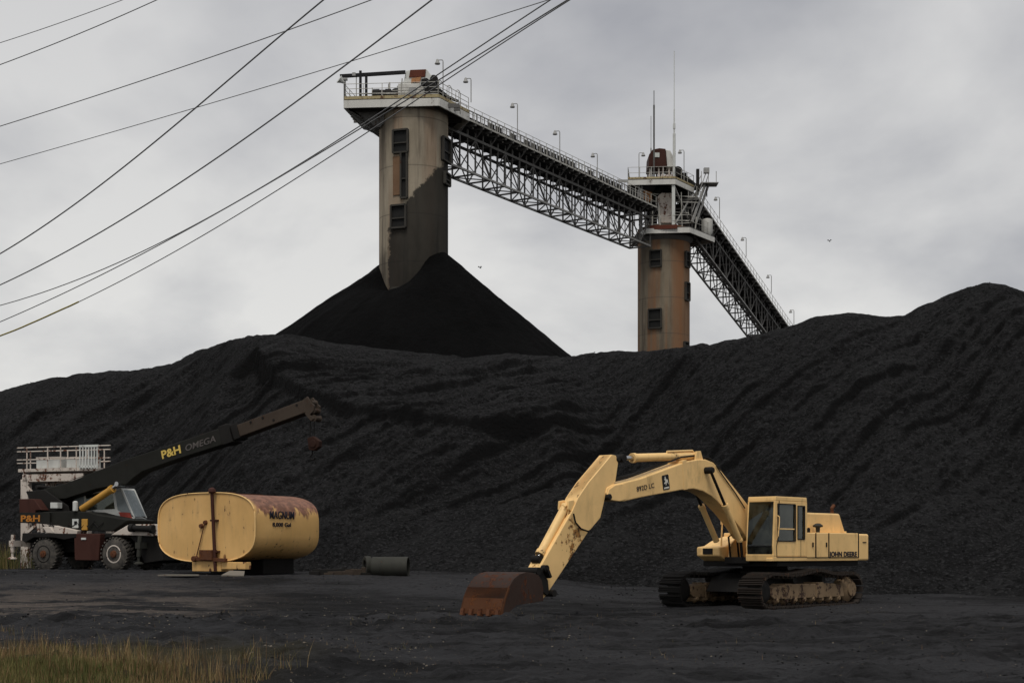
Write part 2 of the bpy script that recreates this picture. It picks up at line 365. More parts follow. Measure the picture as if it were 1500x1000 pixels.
def m_ground():
    m, t, p = newmat('coal_dust_ground'); g = NG(t); X = g.xyz()
    big = g.noise(.13, 5, .6, (.5, 1, 1)); mid = g.noise(.9, 8, .72, (.35, 1, 1)); fine = g.noise(6, 6, .72); gr = g.noise(28, 3, .7)
    f = g.math('ADD', g.math('MULTIPLY', big, .5), g.math('MULTIPLY', mid, .5))
    c = g.mix(g.step(f, .41, .57), (.0080, .0080, .0084), (.0340, .0340, .0365))
    c = g.mix(g.math('MULTIPLY', g.step(fine, .47, .34), .8), c, (.005, .005, .005))
    # pale dusty dirt showing through at the left of the yard
    reg = g.math('MULTIPLY', g.step(X[0], -5.5, -11.5), g.math('MULTIPLY', g.step(X[1], 33, 38.5), g.step(X[1], 50, 43)))
    d = g.math('MULTIPLY', reg, g.step(mid, .45, .58)); 
    c = g.mix(g.math('MULTIPLY', d, .85), c, g.mix(fine, (.06, .051, .044), (.16, .13, .108)))
    soil = g.math('MULTIPLY', g.step(X[0], -2.4, -5), g.step(X[1], 28, 24))
    c = g.mix(g.math('MULTIPLY', soil, .85), c, g.mix(fine, (.02, .018, .008), (.06, .05, .022)))
    # brown litter specks
    sp = g.math('MULTIPLY', g.step(g.vor(7.0), .16, .09), g.step(g.noise(.5, 3), .47, .6))
    lf = g.step(X[0], 4, -9)
    c = g.mix(g.math('MULTIPLY', sp, g.math('ADD', g.math('MULTIPLY', lf, .6), .4)), c, (.13, .10, .07))
    g.l(c, p.inputs['Base Color']); p.inputs['Roughness'].default_value = .92; p.inputs['Specular IOR Level'].default_value = .14
    h = g.math('ADD', g.math('MULTIPLY', mid, 2.0), g.math('ADD', g.math('MULTIPLY', fine, .9), g.math('MULTIPLY', gr, .22)))
    g.l(g.bump(h, .9, .16), p.inputs['Normal']); return m
M['ground'] = m_ground()

def m_concrete(name, stain, coaldust=False, ca=(.20, .17, .125), cb=(.36, .31, .235)):
    m, t, p = newmat(name); g = NG(t); X = g.xyz()
    big = g.noise(.35, 5, .6, (1, 1, .35)); streak = g.noise(1.3, 6, .6, (1, 1, .07), (2, 5, 1)); fine = g.noise(6, 5, .7)
    c = g.mix(g.step(big, .3, .7), ca, cb)
    c = g.mix(g.math('MULTIPLY', g.step(streak, .48, .68), .75), c, (.07, .055, .042))
    st2 = g.noise(.8, 5, .55, (1, 1, .05), (7, 3, 2))
    if not coaldust:
        wide = g.step(g.math('ADD', X[0], g.math('MULTIPLY', g.math('SUBTRACT', st2, .5), 3.0)), -.2, .7)
        c = g.mix(g.math('MULTIPLY', wide, .62), c, (.21, .105, .05))
    c = g.mix(g.math('MULTIPLY', g.step(st2, .50, .64), stain), c, (.23, .10, .042))
    # pour joints
    z = X[2]; fr = g.math('FRACT', g.math('DIVIDE', z, 3.6)); j = g.math('ABSOLUTE', g.math('SUBTRACT', fr, .5))
    c = g.mix(g.math('MULTIPLY', g.step(j, .018, .004), .5), c, (.07, .06, .05))
    c = g.mix(g.math('MULTIPLY', g.step(fine, .55, .75), .3), c, (.12, .10, .08))
    if coaldust:
        e = g.math('MULTIPLY', g.math('SUBTRACT', g.noise(.6, 8, .66, off=(1, 2, 3)), .5), 2.0)
        l1 = g.math('SUBTRACT', g.math('SUBTRACT', 31.6, g.math('MULTIPLY', g.math('SUBTRACT', 2.64, X[0]), 1.25)), z)
        l2 = g.math('MULTIPLY', g.math('ADD', X[0], 1.8), 2.0)
        l3 = g.math('MULTIPLY', g.math('SUBTRACT', 19.5, z), .9)
        e = g.math('ADD', e, g.math('MULTIPLY', g.math('SUBTRACT', g.noise(3.5, 6, .7), .5), 1.3))
        mk = g.step(g.math('ADD', g.math('MINIMUM', l1, l2), e), -.12, .3)
        mk = g.math('MAXIMUM', mk, g.math('MULTIPLY', g.step(g.math('ADD', z, e), 25.0, 23.0), .6))
        c = g.mix(g.math('MULTIPLY', mk, .93), c, g.mix(g.step(big, .35, .65), (.010, .0098, .009), (.024, .0225, .0195)))
    g.l(c, p.inputs['Base Color']); p.inputs['Roughness'].default_value = .9; p.inputs['Specular IOR Level'].default_value = .2
    g.l(g.bump(g.math('ADD', fine, big), .3, .03), p.inputs['Normal']); return m
M['conc1'] = m_concrete('coal_dusted_concrete', .25, True)
M['conc2'] = m_concrete('rust_streaked_concrete', .6, False, (.105, .087, .063), (.24, .20, .145))

# ------------------------------------------------------------ ground
def gbase(X, Y):
    Y = np.asarray(Y, float)
    zr = np.interp(Y, [0, 30, 38, 43, 46.5, 56, 66, 75, 3000], [0, -.03, -.10, 0, .03, .45, .87, .95, .95])
    zl = np.interp(Y, [0, 30, 38, 42.5, 45, 48, 50, 54, 64, 75, 3000], [0, -.03, -.10, 0, .17, .66, .84, .86, .885, .95, .95])
    t = np.clip((np.asarray(X, float)+1.5)/6, 0, 1); t = t*t*(3-2*t); return zl*(1-t)+zr*t
def gz(x, y): return float(gbase(x, y))
def axis(knots):   # knots: (a, b, step)
    o = []
    for a, b, s in knots: o += list(np.arange(a, b, s))
    return np.array(o)
gx = axis([(-3000,-400,400),(-400,-80,40),(-80,-26,3),(-26,24,.11),(24,80,3),(80,400,40),(400,3001,400)])
gy = axis([(-400,0,50),(0,16,2),(16,50,.085),(50,70,.25),(70,130,4),(130,400,30),(400,3600,400)])
GX, GY = np.meshgrid(gx, gy)
near = sstep(14, 20, GY)*(1-sstep(66, 75, GY))*sstep(-28, -24, GX)*(1-sstep(22, 26, GX))
rel = .07*fbm(GX*.25, GY*.5, 3, 3)+.06*fbm(GX*.9, GY*1.6, 4, 11)*(1-.6*sstep(40, 44, GY))+.035*np.maximum(fbm(GX*4, GY*4, 3, 5), -.1)
rut = .03*fbm(GX*.12+GY*.02, GY*2.2, 3, 21)
# a low churned berm of coal dirt in front of the yard, left to middle
by = 34.5+.10*GX+1.0*vn(GX*.3, GX*0+2, 9)
def rutline(x0, x1, f, dep=.07, wd=.16):
    d_ = GY-f(GX); m_ = sstep(x0, x0+2, GX)*(1-sstep(x1-2, x1, GX)); return m_*(-dep*np.exp(-(d_/wd)**2)+dep*.6*np.exp(-((np.abs(d_)-wd*2.1)/(wd*.9))**2))*(1+.5*vn(GX*1.5, GX*0+3, 8))
ruts = 0
for x0, x1, c0, c1, c2 in ((-20, 9, 39.5, .16, -.006), (-20, 9, 41.6, .16, -.006), (-16, 14, 36.8, -.05, .010), (-14, 14, 38.7, -.05, .010), (-4, 20, 31, .10, .004), (-4, 20, 33, .10, .004), (-2, 16, 26.5, -.12, .01), (-2, 16, 28.3, -.12, .01)):
    ruts = ruts+rutline(x0, x1, lambda X: c0+c1*X+c2*X*X+.25*vn(X*.4, X*0+c0, 4))
berm = np.exp(-((GY-by)/2.2)**2)*(1-sstep(-3, 4, GX))*.16*(1+1.4*fbm(GX*1.3, GY*1.3, 4, 31))
bump2 = (.30*np.maximum(0, fbm(GX*.6, GY*.7, 5, 77, .6)-.08)+.10*np.maximum(0, fbm(GX*2.2, GY*2.2, 4, 78, .65)-.1))*sstep(45, 35, GY)
GZ = gbase(GX, GY)+near*(rel+rut+berm+bump2+ruts)
ny, nx = GX.shape
idx = np.arange(nx*ny).reshape(ny, nx)
F = np.stack([idx[:-1,:-1], idx[:-1,1:], idx[1:,1:], idx[1:,:-1]], -1).reshape(-1, 4)
ground = np_mesh('ground', np.stack([GX, GY, GZ], -1).reshape(-1, 3), F, M['ground']); tag(ground, kind='structure')
def ground_z(x, y):
    i = np.clip(np.searchsorted(gx, x)-1, 0, nx-2); j = np.clip(np.searchsorted(gy, y)-1, 0, ny-2); return GZ[j, i]

# ------------------------------------------------------------ the long coal mound
def ridge(pts):
    P = [((px-750)/FPX*D, D, CH+(HZ-py)/FPX*D) for px, py, D in pts]; P.sort(); a = np.array(P); return a[:,0], a[:,1], a[:,2]
R0 = ridge([(-1500,700,125),(-700,640,118),(-300,600,108),(0,572,100),(60,556,98),(130,545,96),(200,540,94),(250,531,92),(290,513,89),(330,500,87),(370,489,84),(415,489,83),(425,488,83.5),
  (480,500,86),(600,515,89),(680,522,90),(740,517,89),(820,522,87),(870,516,85),(900,513,83.5),(935,514,82),(1010,507,79),(1060,498,78),(1110,490,78),(1160,478,78),(1200,463,78),
  (1250,458,78),(1290,463,78),(1325,462,78),(1345,450,78),(1400,425,78),(1440,414,78),(1470,418,78),(1500,430,78),(1600,440,78),(1800,470,79),(2300,560,80),(2800,640,82),(3300,780,84)])
R1 = ridge([(330,560,81),(375,512,81.5),(400,545,77),(440,571,74),(500,586,72.5),(560,597,71.5),(640,606,71),(700,619,70.5),(760,612,71),(820,602,72),(865,588,73.5),(950,556,76)])
R2 = ridge([(-300,700,88),(-100,655,87),(0,626,86),(60,600,85.5),(130,573,86),(220,549,86.5),(290,522,87),(330,540,87)])
mxs = axis([(-75,-40,1.2),(-40,32,.125),(32,75,1.2)]); mys = axis([(44,80,.125),(80,90,.3),(90,150,1.2)])
MX, MY = np.meshgrid(mxs, mys)
wob = 1.1*fbm(MX*.13, MY*.13, 3, 41)
def side(Rg, sf, sb, r, X, Y):
    yc = np.interp(X, Rg[0], Rg[1]); zc = np.interp(X, Rg[0], Rg[2])
    d = Y-yc
    df = np.where(d < 0, -d*sf, d*sb); return zc-(np.sqrt(df*df+r*r)-r)
sf0 = np.interp(MX, [-45, -30, -22, -12, -2, 5, 14, 24, 60], [.50, .56, .68, .68, .64, .60, .53, .57, .57])
h0 = side(R0, sf0, .55, .5, MX+.25*wob, MY)
YS = MY+.35*wob; XS = MX+.5*wob
y1c = np.interp(XS, R1[0], R1[1]); z1c = np.interp(XS, R1[0], R1[2]); y0c = np.interp(MX, R0[0], R0[1]); z0c = np.interp(MX, R0[0], R0[2])
lipm = sstep(0, .4, y1c-YS)*(.45+1.6*np.clip(fbm(MX*.3, MY*.1, 2, 44)+.2, 0, 1))
front = z1c+.25-.68*np.maximum(y1c-YS, 0)-.72*lipm*(1-.7*sstep(2.5, 7, y1c-YS))
tb = np.clip((YS-y1c)/np.maximum(y0c-y1c, .5), 0, 1); bench = z1c+.25+(z0c-z1c-.25)*(tb**.9)
two = np.where(YS < y1c, front, bench); two = np.where(MY > y0c, h0, two)
wR = sstep(R1[0][0]-.3, R1[0][0]+1.2, MX)*(1-sstep(R1[0][-1]-5, R1[0][-1], MX))
h0 = h0*(1-wR)+two*wR
h2 = side(R2, .72, .25, .2, MX, MY+.3*wob)
h2 = np.where(MX > R2[0][-1], -9, h2)
# toe heap low in the middle
def cone(cx, cy, cz, s, ax=1.0): return cz-s*np.sqrt(((MX-cx)*ax)**2+(MY-cy)**2+.3)
h3 = np.maximum(cone(4.5, 63.5, 5.2, .60, .55), cone(-1.5, 61.5, 2.9, .55, .7))
h4 = np.maximum(cone(15.5, 58.5, 4.4, .55, .6), cone(27, 57.5, 5.6, .55, .6))
H = h0.copy(); k = .35
for hh, k in ((h2, .2), (h3, .25), (h4, .5)):
    t = np.clip(.5+.5*(H-hh)/k, 0, 1); H = hh*(1-t)+H*t+k*t*(1-t)
face = sstep(1.2, 4, H-gbase(MX, MY))
# slide gullies that run down the face to the left
a = MX*.74+MY*.67; b = MX*.67-MY*.74
rightw = sstep(-14, 4, MX)
gul = fbm(a*.07+3, b*.30, 4, 51)*(.34*rightw+.12)
gul2 = -np.abs(fbm(a*.22, b*1.1, 3, 61))*.22*(.6*rightw+.3)
# short broken terraces on the left half
ter = -np.abs(fbm(MX*.16+MY*.10, MY*.55-MX*.1, 4, 71))*.28*(1-.6*rightw)
def scarp(bb, aa, per, amp, seed, cut):
    q = bb/per+.9*fbm(aa*.05, bb*.12, 3, seed)+.16*fbm(aa*.4, bb*.7, 4, seed+5); fr = q-np.floor(q)
    saw = np.where(fr < .90, fr/.90, (1-fr)/.10); mk = sstep(cut, cut+.22, fbm(aa*.11+7, bb*.35+3, 3, seed+9)); return amp*(saw-.5)*mk
scp = scarp(b, a, 3.3, .42, 301, -.05)*(.35+.65*rightw)+scarp(b, a, 1.5, .22, 311, -.06)+scarp(MX*.5-MY*.87, MX*.87+MY*.5, 3.0, .36, 321, -.02)*(1-.75*rightw)
scp = scp+scarp(b*.95+a*.2, a, .8, .10, 331, -.12)
lump = scp+.10*fbm(MX*.8, MY*.8, 4, 81, .62)-.15*np.abs(fbm(a*1.2, b*2.2, 3, 91, .7))-.07*np.abs(fbm(MX*3.0, MY*3.0, 2, 93, .7))
crest = np.exp(-((MY-np.interp(MX, R0[0], R0[1]))/2.6)**2)
H = H+face*((gul+gul2+ter)*(1-.88*crest)+lump*(1-.72*crest))+.05*fbm(MX*2, MY*2, 3, 95)
H = np.where(H < gbase(MX, MY)-.4, gbase(MX, MY)-.4, H)
my_, mx_ = MX.shape; idx = np.arange(mx_*my_).reshape(my_, mx_)
F = np.stack([idx[:-1,:-1], idx[:-1,1:], idx[1:,1:], idx[1:,:-1]], -1).reshape(-1, 4)
keep = (H > gbase(MX, MY)-.39).ravel()[F].any(1)
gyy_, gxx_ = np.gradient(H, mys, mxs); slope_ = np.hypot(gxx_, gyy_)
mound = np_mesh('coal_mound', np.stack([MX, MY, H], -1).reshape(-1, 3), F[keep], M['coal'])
at_ = mound.data.attributes.new('dust', 'FLOAT', 'POINT'); at_.data.foreach_set('value', (1-.8*sstep(.72, 1.55, slope_)-.2*sstep(.3, .7, slope_)).astype(np.float32).ravel()); tag(mound, kind='structure')  # falls with slope; drives the shade painted into the coal colour

# chunks that have rolled down the face
mlum = []
while len(mlum) < 9000:
    i_ = rng.integers(5, my_-5, 20000); j_ = rng.integers(5, mx_-5, 20000)
    x = MX[i_, j_]; y = MY[i_, j_]; hh_ = H[i_, j_]-gbase(x, y); yc = np.interp(x, R0[0], R0[1])
    pr = (.12+1.2*np.clip(fbm(x*.35, y*.35, 3, 501)+.05, 0, 1)+.9*np.exp(-hh_/1.2))*(hh_ > -.05)*(y < yc+.5)*(np.abs(x) < y*.36)
    k_ = rng.random(20000) < pr*.6
    mlum += list(zip((x+rng.uniform(-.06,.06,20000))[k_], (y+rng.uniform(-.06,.06,20000))[k_], H[i_, j_][k_]))
mlum = np.array(mlum[:9000]); msz = .012+.035*rng.random(9000)**4
# fresh coal cone under the stacking tube
T1 = (-7.53, 115.0); TR = 2.64
cx_, cy_ = T1[0]+.45, T1[1]
ys = axis([(76,126,.4),(126,166,1.5)]); xs = axis([(-60,-26,1.5),(-26,14,.3),(14,54,1.5)])
KX, KY = np.meshgrid(xs, ys); rr = np.hypot(KX-cx_, KY-cy_)
th = np.arctan2(KY-cy_, KX-cx_)
sl_ = .803+.035*np.cos(th)
KH = 26.2-sl_*rr
dth = np.angle(np.exp(1j*(th-R(-122))))
KH = KH-4.3*np.exp(-(dth/.62)**2)*np.exp(-np.maximum(rr-2.2, 0)/2.6)
KH = KH+.12*fbm(KX*.5, KY*.5, 4, 15)+.30*fbm(th*9+3, rr*.06, 3, 19)*np.clip(rr/9, 0, 1)+.05*fbm(KX*1.6, KY*1.6, 3, 16)
KH = np.maximum(KH, .5)
a_, b_ = KX.shape; idx = np.arange(a_*b_).reshape(a_, b_)
F = np.stack([idx[:-1,:-1], idx[:-1,1:], idx[1:,1:], idx[1:,:-1]], -1).reshape(-1, 4)
keep = (KH > .51).ravel()[F].any(1)
conem = np_mesh('coal_cone', np.stack([KX, KY, KH], -1).reshape(-1, 3), F[keep], M['coal_fresh']); tag(conem, kind='structure')

# ------------------------------------------------------------ coal lumps (uncountable)
ico = bmesh.new(); bmesh.ops.create_icosphere(ico, subdivisions=1, radius=1)
IV = np.array([v.co[:] for v in ico.verts]); IF = np.array([[v.index for v in f.verts] for f in ico.faces]); ico.free()
def scatter(name, pts, sizes, mat, label_kind=True, flat=.65):
    n = len(pts); V = np.repeat(IV[None], n, 0)*(1+.35*(rng.random((n, len(IV), 1))-.5))
    an = rng.random(n)*6.28; c, s = np.cos(an)[:,None], np.sin(an)[:,None]
    sc = sizes[:,None]*(1+.6*(rng.random((n,1))-.3)); x = V[:,:,0]*sc; y = V[:,:,1]*sizes[:,None]; z = V[:,:,2]*sizes[:,None]*flat
    V = np.stack([x*c-y*s, x*s+y*c, z], -1)+pts[:,None,:]
    F = (IF[None]+(np.arange(n)*len(IV))[:,None,None]).reshape(-1, 3)
    o = np_mesh(name, V.reshape(-1, 3), F, mat, smooth=False); return tag(o, kind='stuff')
tag(scatter('rolled_coal_chunks', mlum+np.column_stack([mlum[:,0]*0, mlum[:,0]*0, msz*.35]), msz, M['lump2']), 'coal chunks that rolled down the face of the mound', 'coal chunks')
def pts_on_ground(n, fx, dens):
    X = []; 
    while len(X) < n:
        x = rng.uniform(-24, 20, 4000); y = rng.uniform(19, 66, 4000)
        k = (np.abs(x) < y*.37+1) & (rng.random(4000) < dens(x, y)); X += list(zip(x[k], y[k]))
    X = np.array(X[:n]); return X
dens = lambda x, y: (.15+1.6*np.clip(fbm(x*.5, y*.5, 3, 400)+.02, 0, 1))*(.16+.9*np.exp(-((y-(34.5+.1*x))/2.6)**2)*(x < 3)+.45*(y < 30)*(x > -4)+.5*np.exp(-((y-58)/5)**2)*(x > -12))
XY = pts_on_ground(7000, None, dens); sz = (.006+.024*rng.random(len(XY))**3)*np.where(XY[:,1] < 33, .75, 1.2)
z = ground_z(XY[:,0], XY[:,1]); ground_lumps = scatter('coal_lumps', np.column_stack([XY, z+sz*.3]), sz, M['lump'])
tag(ground_lumps, 'loose black coal lumps strewn over the yard floor', 'coal lumps')
# pale stones and litter
M['pale'] = painted('pale_stones', (.17, .145, .115), .2, .9, .3)
XY = pts_on_ground(2200, None, lambda x, y: (.10+.9*(x < -1)*(y < 46))*(.2+2*np.clip(fbm(x*.6, y*.6, 3, 410), 0, 1))); sz = .006+.018*rng.random(len(XY))**3
z = ground_z(XY[:,0], XY[:,1]); o = scatter('pale_pebbles', np.column_stack([XY, z+sz*.4]), sz, M['pale']); tag(o, 'scattered pale pebbles and litter on the coal dust', 'pebbles')

# ------------------------------------------------------------ grass (uncountable)
def gmat(name, c0, c1):
    m, t, p = newmat(name); g = NG(t); n = g.noise(1.3, 4); g.l(g.mix(g.step(n, .3, .7), c0, c1), p.inputs['Base Color']); p.inputs['Roughness'].default_value = .8
    p.inputs['Specular IOR Level'].default_value = .15; return m
GM = [gmat('olive_grass', (.085, .082, .026), (.15, .13, .045)), gmat('green_grass', (.055, .072, .022), (.095, .105, .032)), gmat('straw_grass', (.19, .14, .065), (.29, .21, .10)), gmat('russet_grass', (.13, .075, .038), (.20, .12, .06))]
def blades(name, x, y, h, wd, mi, lean=.35, zb=None):
    n = len(x); zb = ground_z(x, y) if zb is None else zb; an = rng.random(n)*6.28; ln = (rng.random(n)*lean+.05)*h
    dx, dy = np.cos(an), np.sin(an); px_, py_ = -dy*wd/2, dx*wd/2
    seg = 3; V = np.zeros((n, 2*seg+1, 3))
    for k in range(seg):
        t = k/seg; cx = x+dx*ln*t*t; cy = y+dy*ln*t*t; cz = zb-.02+h*t*(1-.12*t)
        wk = 1-.55*t
        V[:,2*k] = np.stack([cx-px_*wk, cy-py_*wk, cz], -1); V[:,2*k+1] = np.stack([cx+px_*wk, cy+py_*wk, cz], -1)
    V[:,6] = np.stack([x+dx*ln, y+dy*ln, zb+h*.9], -1)
    F = np.array([[0,1,3],[0,3,2],[2,3,5],[2,5,4],[4,5,6]]); FF = (F[None]+(np.arange(n)*7)[:,None,None]).reshape(-1, 3)
    return np_mesh(name, V.reshape(-1, 3), FF, GM, np.repeat(mi, 5), smooth=False)
def edge_px(y):  # right limit of the meadow in X for a depth
    return np.interp(y, [17, 19.5, 21.4, 24.2, 25.4, 27], [-3.0, -3.7, -5.6, -8.3, -10.2, -13.5])
xs_, ys_ = [], []
while len(xs_) < 64000:
    y = rng.uniform(17.5, 28, 20000); x = rng.uniform(-13, -2, 20000); n = fbm(x*.8, y*.8, 3, 201)
    e = edge_px(y)+n*1.3; p = np.clip((e-x)/1.2, 0, 1); k = rng.random(20000) < p; xs_ += list(x[k]); ys_ += list(y[k])
gxx = np.array(xs_[:64000]); gyy = np.array(ys_[:64000])
n = fbm(gxx*.5, gyy*.5, 3, 211); n2 = fbm(gxx*1.6, gyy*1.6, 3, 212)
edge = np.clip((edge_px(gyy)-gxx)/1.6, 0, 1)
hh = (.09+.10*rng.random(len(gxx))+.20*np.clip(n2+.1, 0, 1))*(.75+.5*np.clip(n+.3, 0, 1))
u = rng.random(len(gxx)); mi = np.where(u < .46+.35*n, 0, np.where(u < .76+.3*n, 1, np.where(u < .86, 2, 3)))
mi = np.where((edge < .8) & (rng.random(len(gxx)) < .45), rng.integers(2, 4, len(gxx)), mi)
gr = blades('meadow_grass', gxx, gyy, hh, .006+.006*rng.random(len(gxx)), mi); tag(gr, 'unmown olive and straw grass in the lower left corner', 'grass', kind='stuff')
# feathery taller seed stems at its edge and thin weeds out on the dirt
ns = 1500; y = rng.uniform(18.5, 26, ns); x = edge_px(y)-np.abs(rng.normal(0, .9, ns))+.2
keep = fbm(x*1.2, y*1.2, 2, 220) > -.1; x = x[keep]; y = y[keep]
o = blades('seed_stems', x, y, .28+.26*rng.random(len(x)), np.full(len(x), .005), rng.integers(2, 4, len(x)), .3); tag(o, 'taller russet seed stems rising from the grass edge', 'dry weeds', kind='stuff')
nw = 1300; cxs = rng.uniform(-13, 12, 260); cys = rng.uniform(20, 42, 260); wgt = np.exp(-((cxs+4)/6)**2)*.9+.12; wgt /= wgt.sum()
ci = rng.choice(260, nw, p=wgt); x = cxs[ci]+rng.normal(0, .28, nw); y = cys[ci]+rng.normal(0, .35, nw)
o = blades('sparse_weeds', x, y, .04+.11*rng.random(nw)**2, np.full(nw, .006), rng.choice([0,2,3,3], nw), .8); tag(o, 'thin dry weeds coming up through the coal dust', 'dry weeds', kind='stuff')
cn = 150; cy2 = rng.uniform(18.5, 31, cn); cx2 = edge_px(np.minimum(cy2, 26))+rng.normal(.1, .75, cn); kk = ((cy2 < 27) | (cx2 < -6)) & (cx2 < -.150*cy2); cx2 = cx2[kk]; cy2 = cy2[kk]
nbl = rng.integers(12, 45, len(cx2)); ci = np.repeat(np.arange(len(cx2)), nbl); x = cx2[ci]+rng.normal(0, .10, len(ci)); y = cy2[ci]+rng.normal(0, .10, len(ci)); hs = (.10+.32*rng.random(len(cx2)))[ci]*(.5+.7*rng.random(len(ci)))
o = blades('grass_tufts', x, y, hs, .005+.004*rng.random(len(x)), np.where(rng.random(len(x)) < .35, 0, rng.integers(2, 4, len(x))), .7); tag(o, 'dry russet tufts scattered past the grass edge', 'dry tufts', kind='stuff')
nb = 1500; x = -22.9+rng.normal(0, .9, nb)-.6; y = 66+rng.normal(0, .8, nb)
o = blades('roadside_weeds', x, y, .5+.9*rng.random(nb), np.full(nb, .02), rng.choice([0,0,1,2], nb), .5, gbase(x, y)); tag(o, 'green brown weeds behind the crane at the left edge', 'weeds', kind='stuff')

exec_parts = []
# ------------------------------------------------------------ concrete towers
def rail(mb, pts, h=1.07, sp=1.6, r=.03, mids=1, mi=0):
    pts = [Vector(p) for p in pts]
    for p, q in zip(pts[:-1], pts[1:]):
        L = (q-p).length; n = max(1, round(L/sp))
        for i in range(n+1):
            a = p.lerp(q, i/n); mb.tube(a, a+Vector((0,0,h)), r, 5, mi=mi)
        for k in range(mids+1):
            z = Vector((0,0,h*(1-k/(mids+1)))); mb.tube(p+z, q+z, r*.85, 5, mi=mi)
def shaft(rt, r, z0, z1, mat):
    mb = MB(); mb.lathe((0,0,0), (0,0,1), [(z0, r), (z1-.9, r), (z1-.6, r), (z1, r)], 72); return mb.build('shaft', mat, rt, smooth=True)
def flap(rt, cx, cy, r, px, py0, py1, wpx, mat, name='steel_flap', t=.14, D0=None):
    D = D0 or cy-r; sc = FPX/D; x = (px-750)/sc-cx; a = math.asin(max(-1, min(1, x/r)))
    z0 = CH+(HZ-py1)/sc; z1 = CH+(HZ-py0)/sc; w_ = wpx/sc/max(.45, math.cos(a))
    n = Vector((math.sin(a), -math.cos(a), 0)); tt = Vector((math.cos(a), math.sin(a), 0))
    if t > .1:
        fm = MB(); o_ = n*(r+t*.5+.02)
        c4 = [o_-tt*w_/2+Vector((0,0,z0)), o_+tt*w_/2+Vector((0,0,z0)), o_+tt*w_/2+Vector((0,0,z1)), o_-tt*w_/2+Vector((0,0,z1))]
        for i in range(4): fm.bar(c4[i], c4[(i+1)%4], .13, .20, up=tuple(n))
        zm_ = z0+(z1-z0)*.42; fm.bar(o_-tt*w_/2+Vector((0,0,zm_)), o_+tt*w_/2+Vector((0,0,zm_)), .09, .1, up=tuple(n))
        fm.build('opening_frame', M['frame_dark'], rt); t = .03
    mb = MB(); c = n*(r-.1)
    P = [c-tt*w_/2, c+tt*w_/2, c+tt*w_/2+n*(.1+t), c-tt*w_/2+n*(.1+t)]
    mb.add([(p.x, p.y, z0) for p in P]+[(p.x, p.y, z1) for p in P], [(0,3,2,1),(4,5,6,7),(0,1,5,4),(1,2,6,5),(2,3,7,6),(3,0,4,7)])
    return mb.build(name, mat, rt, .02)
M['flap'] = painted('dark_hinged_steel', (.014, .014, .0135), .3, .7, .4, .9, (.05, .03, .02))
M['frame_dark'] = painted('dark_opening_frame', (.045, .042, .036), .5, .7, .5, .9, (.07, .04, .025))
M['flaprust'] = painted('orange_stained_panel', (.15, .085, .045), .6, .8, .7, .8, (.16, .06, .02))

t1 = empty('stacking_tower', (T1[0], T1[1], 0), 0, label='tall coal dusted concrete stacking tower rising out of the black coal cone', cat='tower')
shaft(t1, TR, .0, 35.45, M['conc1'])
for px, a, b, wd, mt in ((587,190,223,22,'flap'),(581,228,285,11,'flaprust'),(592,223,290,9,'flap'),(584,300,333,22,'flap'),(651,194,228,12,'flap'),(652,245,262,10,'flap'),(654,372,384,10,'flap'),(583,421,426,18,'flap')):
    flap(t1, T1[0], T1[1], TR, px, a, b, wd, M[mt], t=.16 if mt == 'flap' else .07)
def lp(p): return (p[0]-T1[0], p[1]-T1[1])
PN, PR_, PRB, PLB, PL = [lp(p) for p in ((-5.45,111.9),(-3.35,115.9),(-4.7,119.6),(-11.6,118.2),(-12.55,112.5))]
ZP = 35.45
mb = MB(); mb.plan([PN, PR_, PRB, PLB, PL], ZP-.02, ZP+.08); mb.build('platform_deck', M['steel'], t1)
mb = MB()
ring = [PN, PR_, PRB, PLB, PL]
for i in range(5):
    p, q = ring[i], ring[(i+1)%5]; mb.bar((*p, ZP-.32), (*q, ZP-.32), .14, .58)
mb.build('fascia_beam', M['white2'], t1, .015)
mb = MB()
for i in range(5):
    p, q = ring[i], ring[(i+1)%5]; mb.bar((*p, ZP+.16), (*q, ZP+.16), .06, .22)
mb.build('kick_plate', M['yelrail'], t1)
mb = MB()   # tapering brackets under the overhang
for yy in (-1.5, 0, 1.4):
    mb.prism([(-5.0, ZP-.1), (-1.0, ZP-.1), (-2.45, ZP-1.75), (-2.7, ZP-1.75)], yy-.05, yy+.05)
mb.add([(-5.0,-2.5,ZP-.6),(-2.5,-.9,ZP-1.7),(-2.5,1.5,ZP-1.7),(-4.1,3.0,ZP-.6),(-5.0,-2.5,ZP-.55),(-2.5,-.9,ZP-1.62),(-2.5,1.5,ZP-1.62),(-4.1,3.0,ZP-.55)],
       [(0,3,2,1),(4,5,6,7),(0,1,5,4),(1,2,6,5),(2,3,7,6),(3,0,4,7)])
for yy in np.arange(-2.0, 2.1, .8): mb.bar((-4.8, yy, ZP-.25), (3.6, yy, ZP-.25), .12, .3)
mb.build('underside_bracing', M['steel'], t1)
mb = MB(); rail(mb, [(*PRB, ZP+.1), (*PLB, ZP+.1), (*PL, ZP+.1), (*PN, ZP+.1), (*PR_, ZP+.1)], 1.1, 1.5, .028, 2); mb.build('railing', M['rail'], t1)
FT = Frame(T1[0], T1[1], 0, 1, 0)
def T1p(px, py, y): return FT.xz(px, py, y)
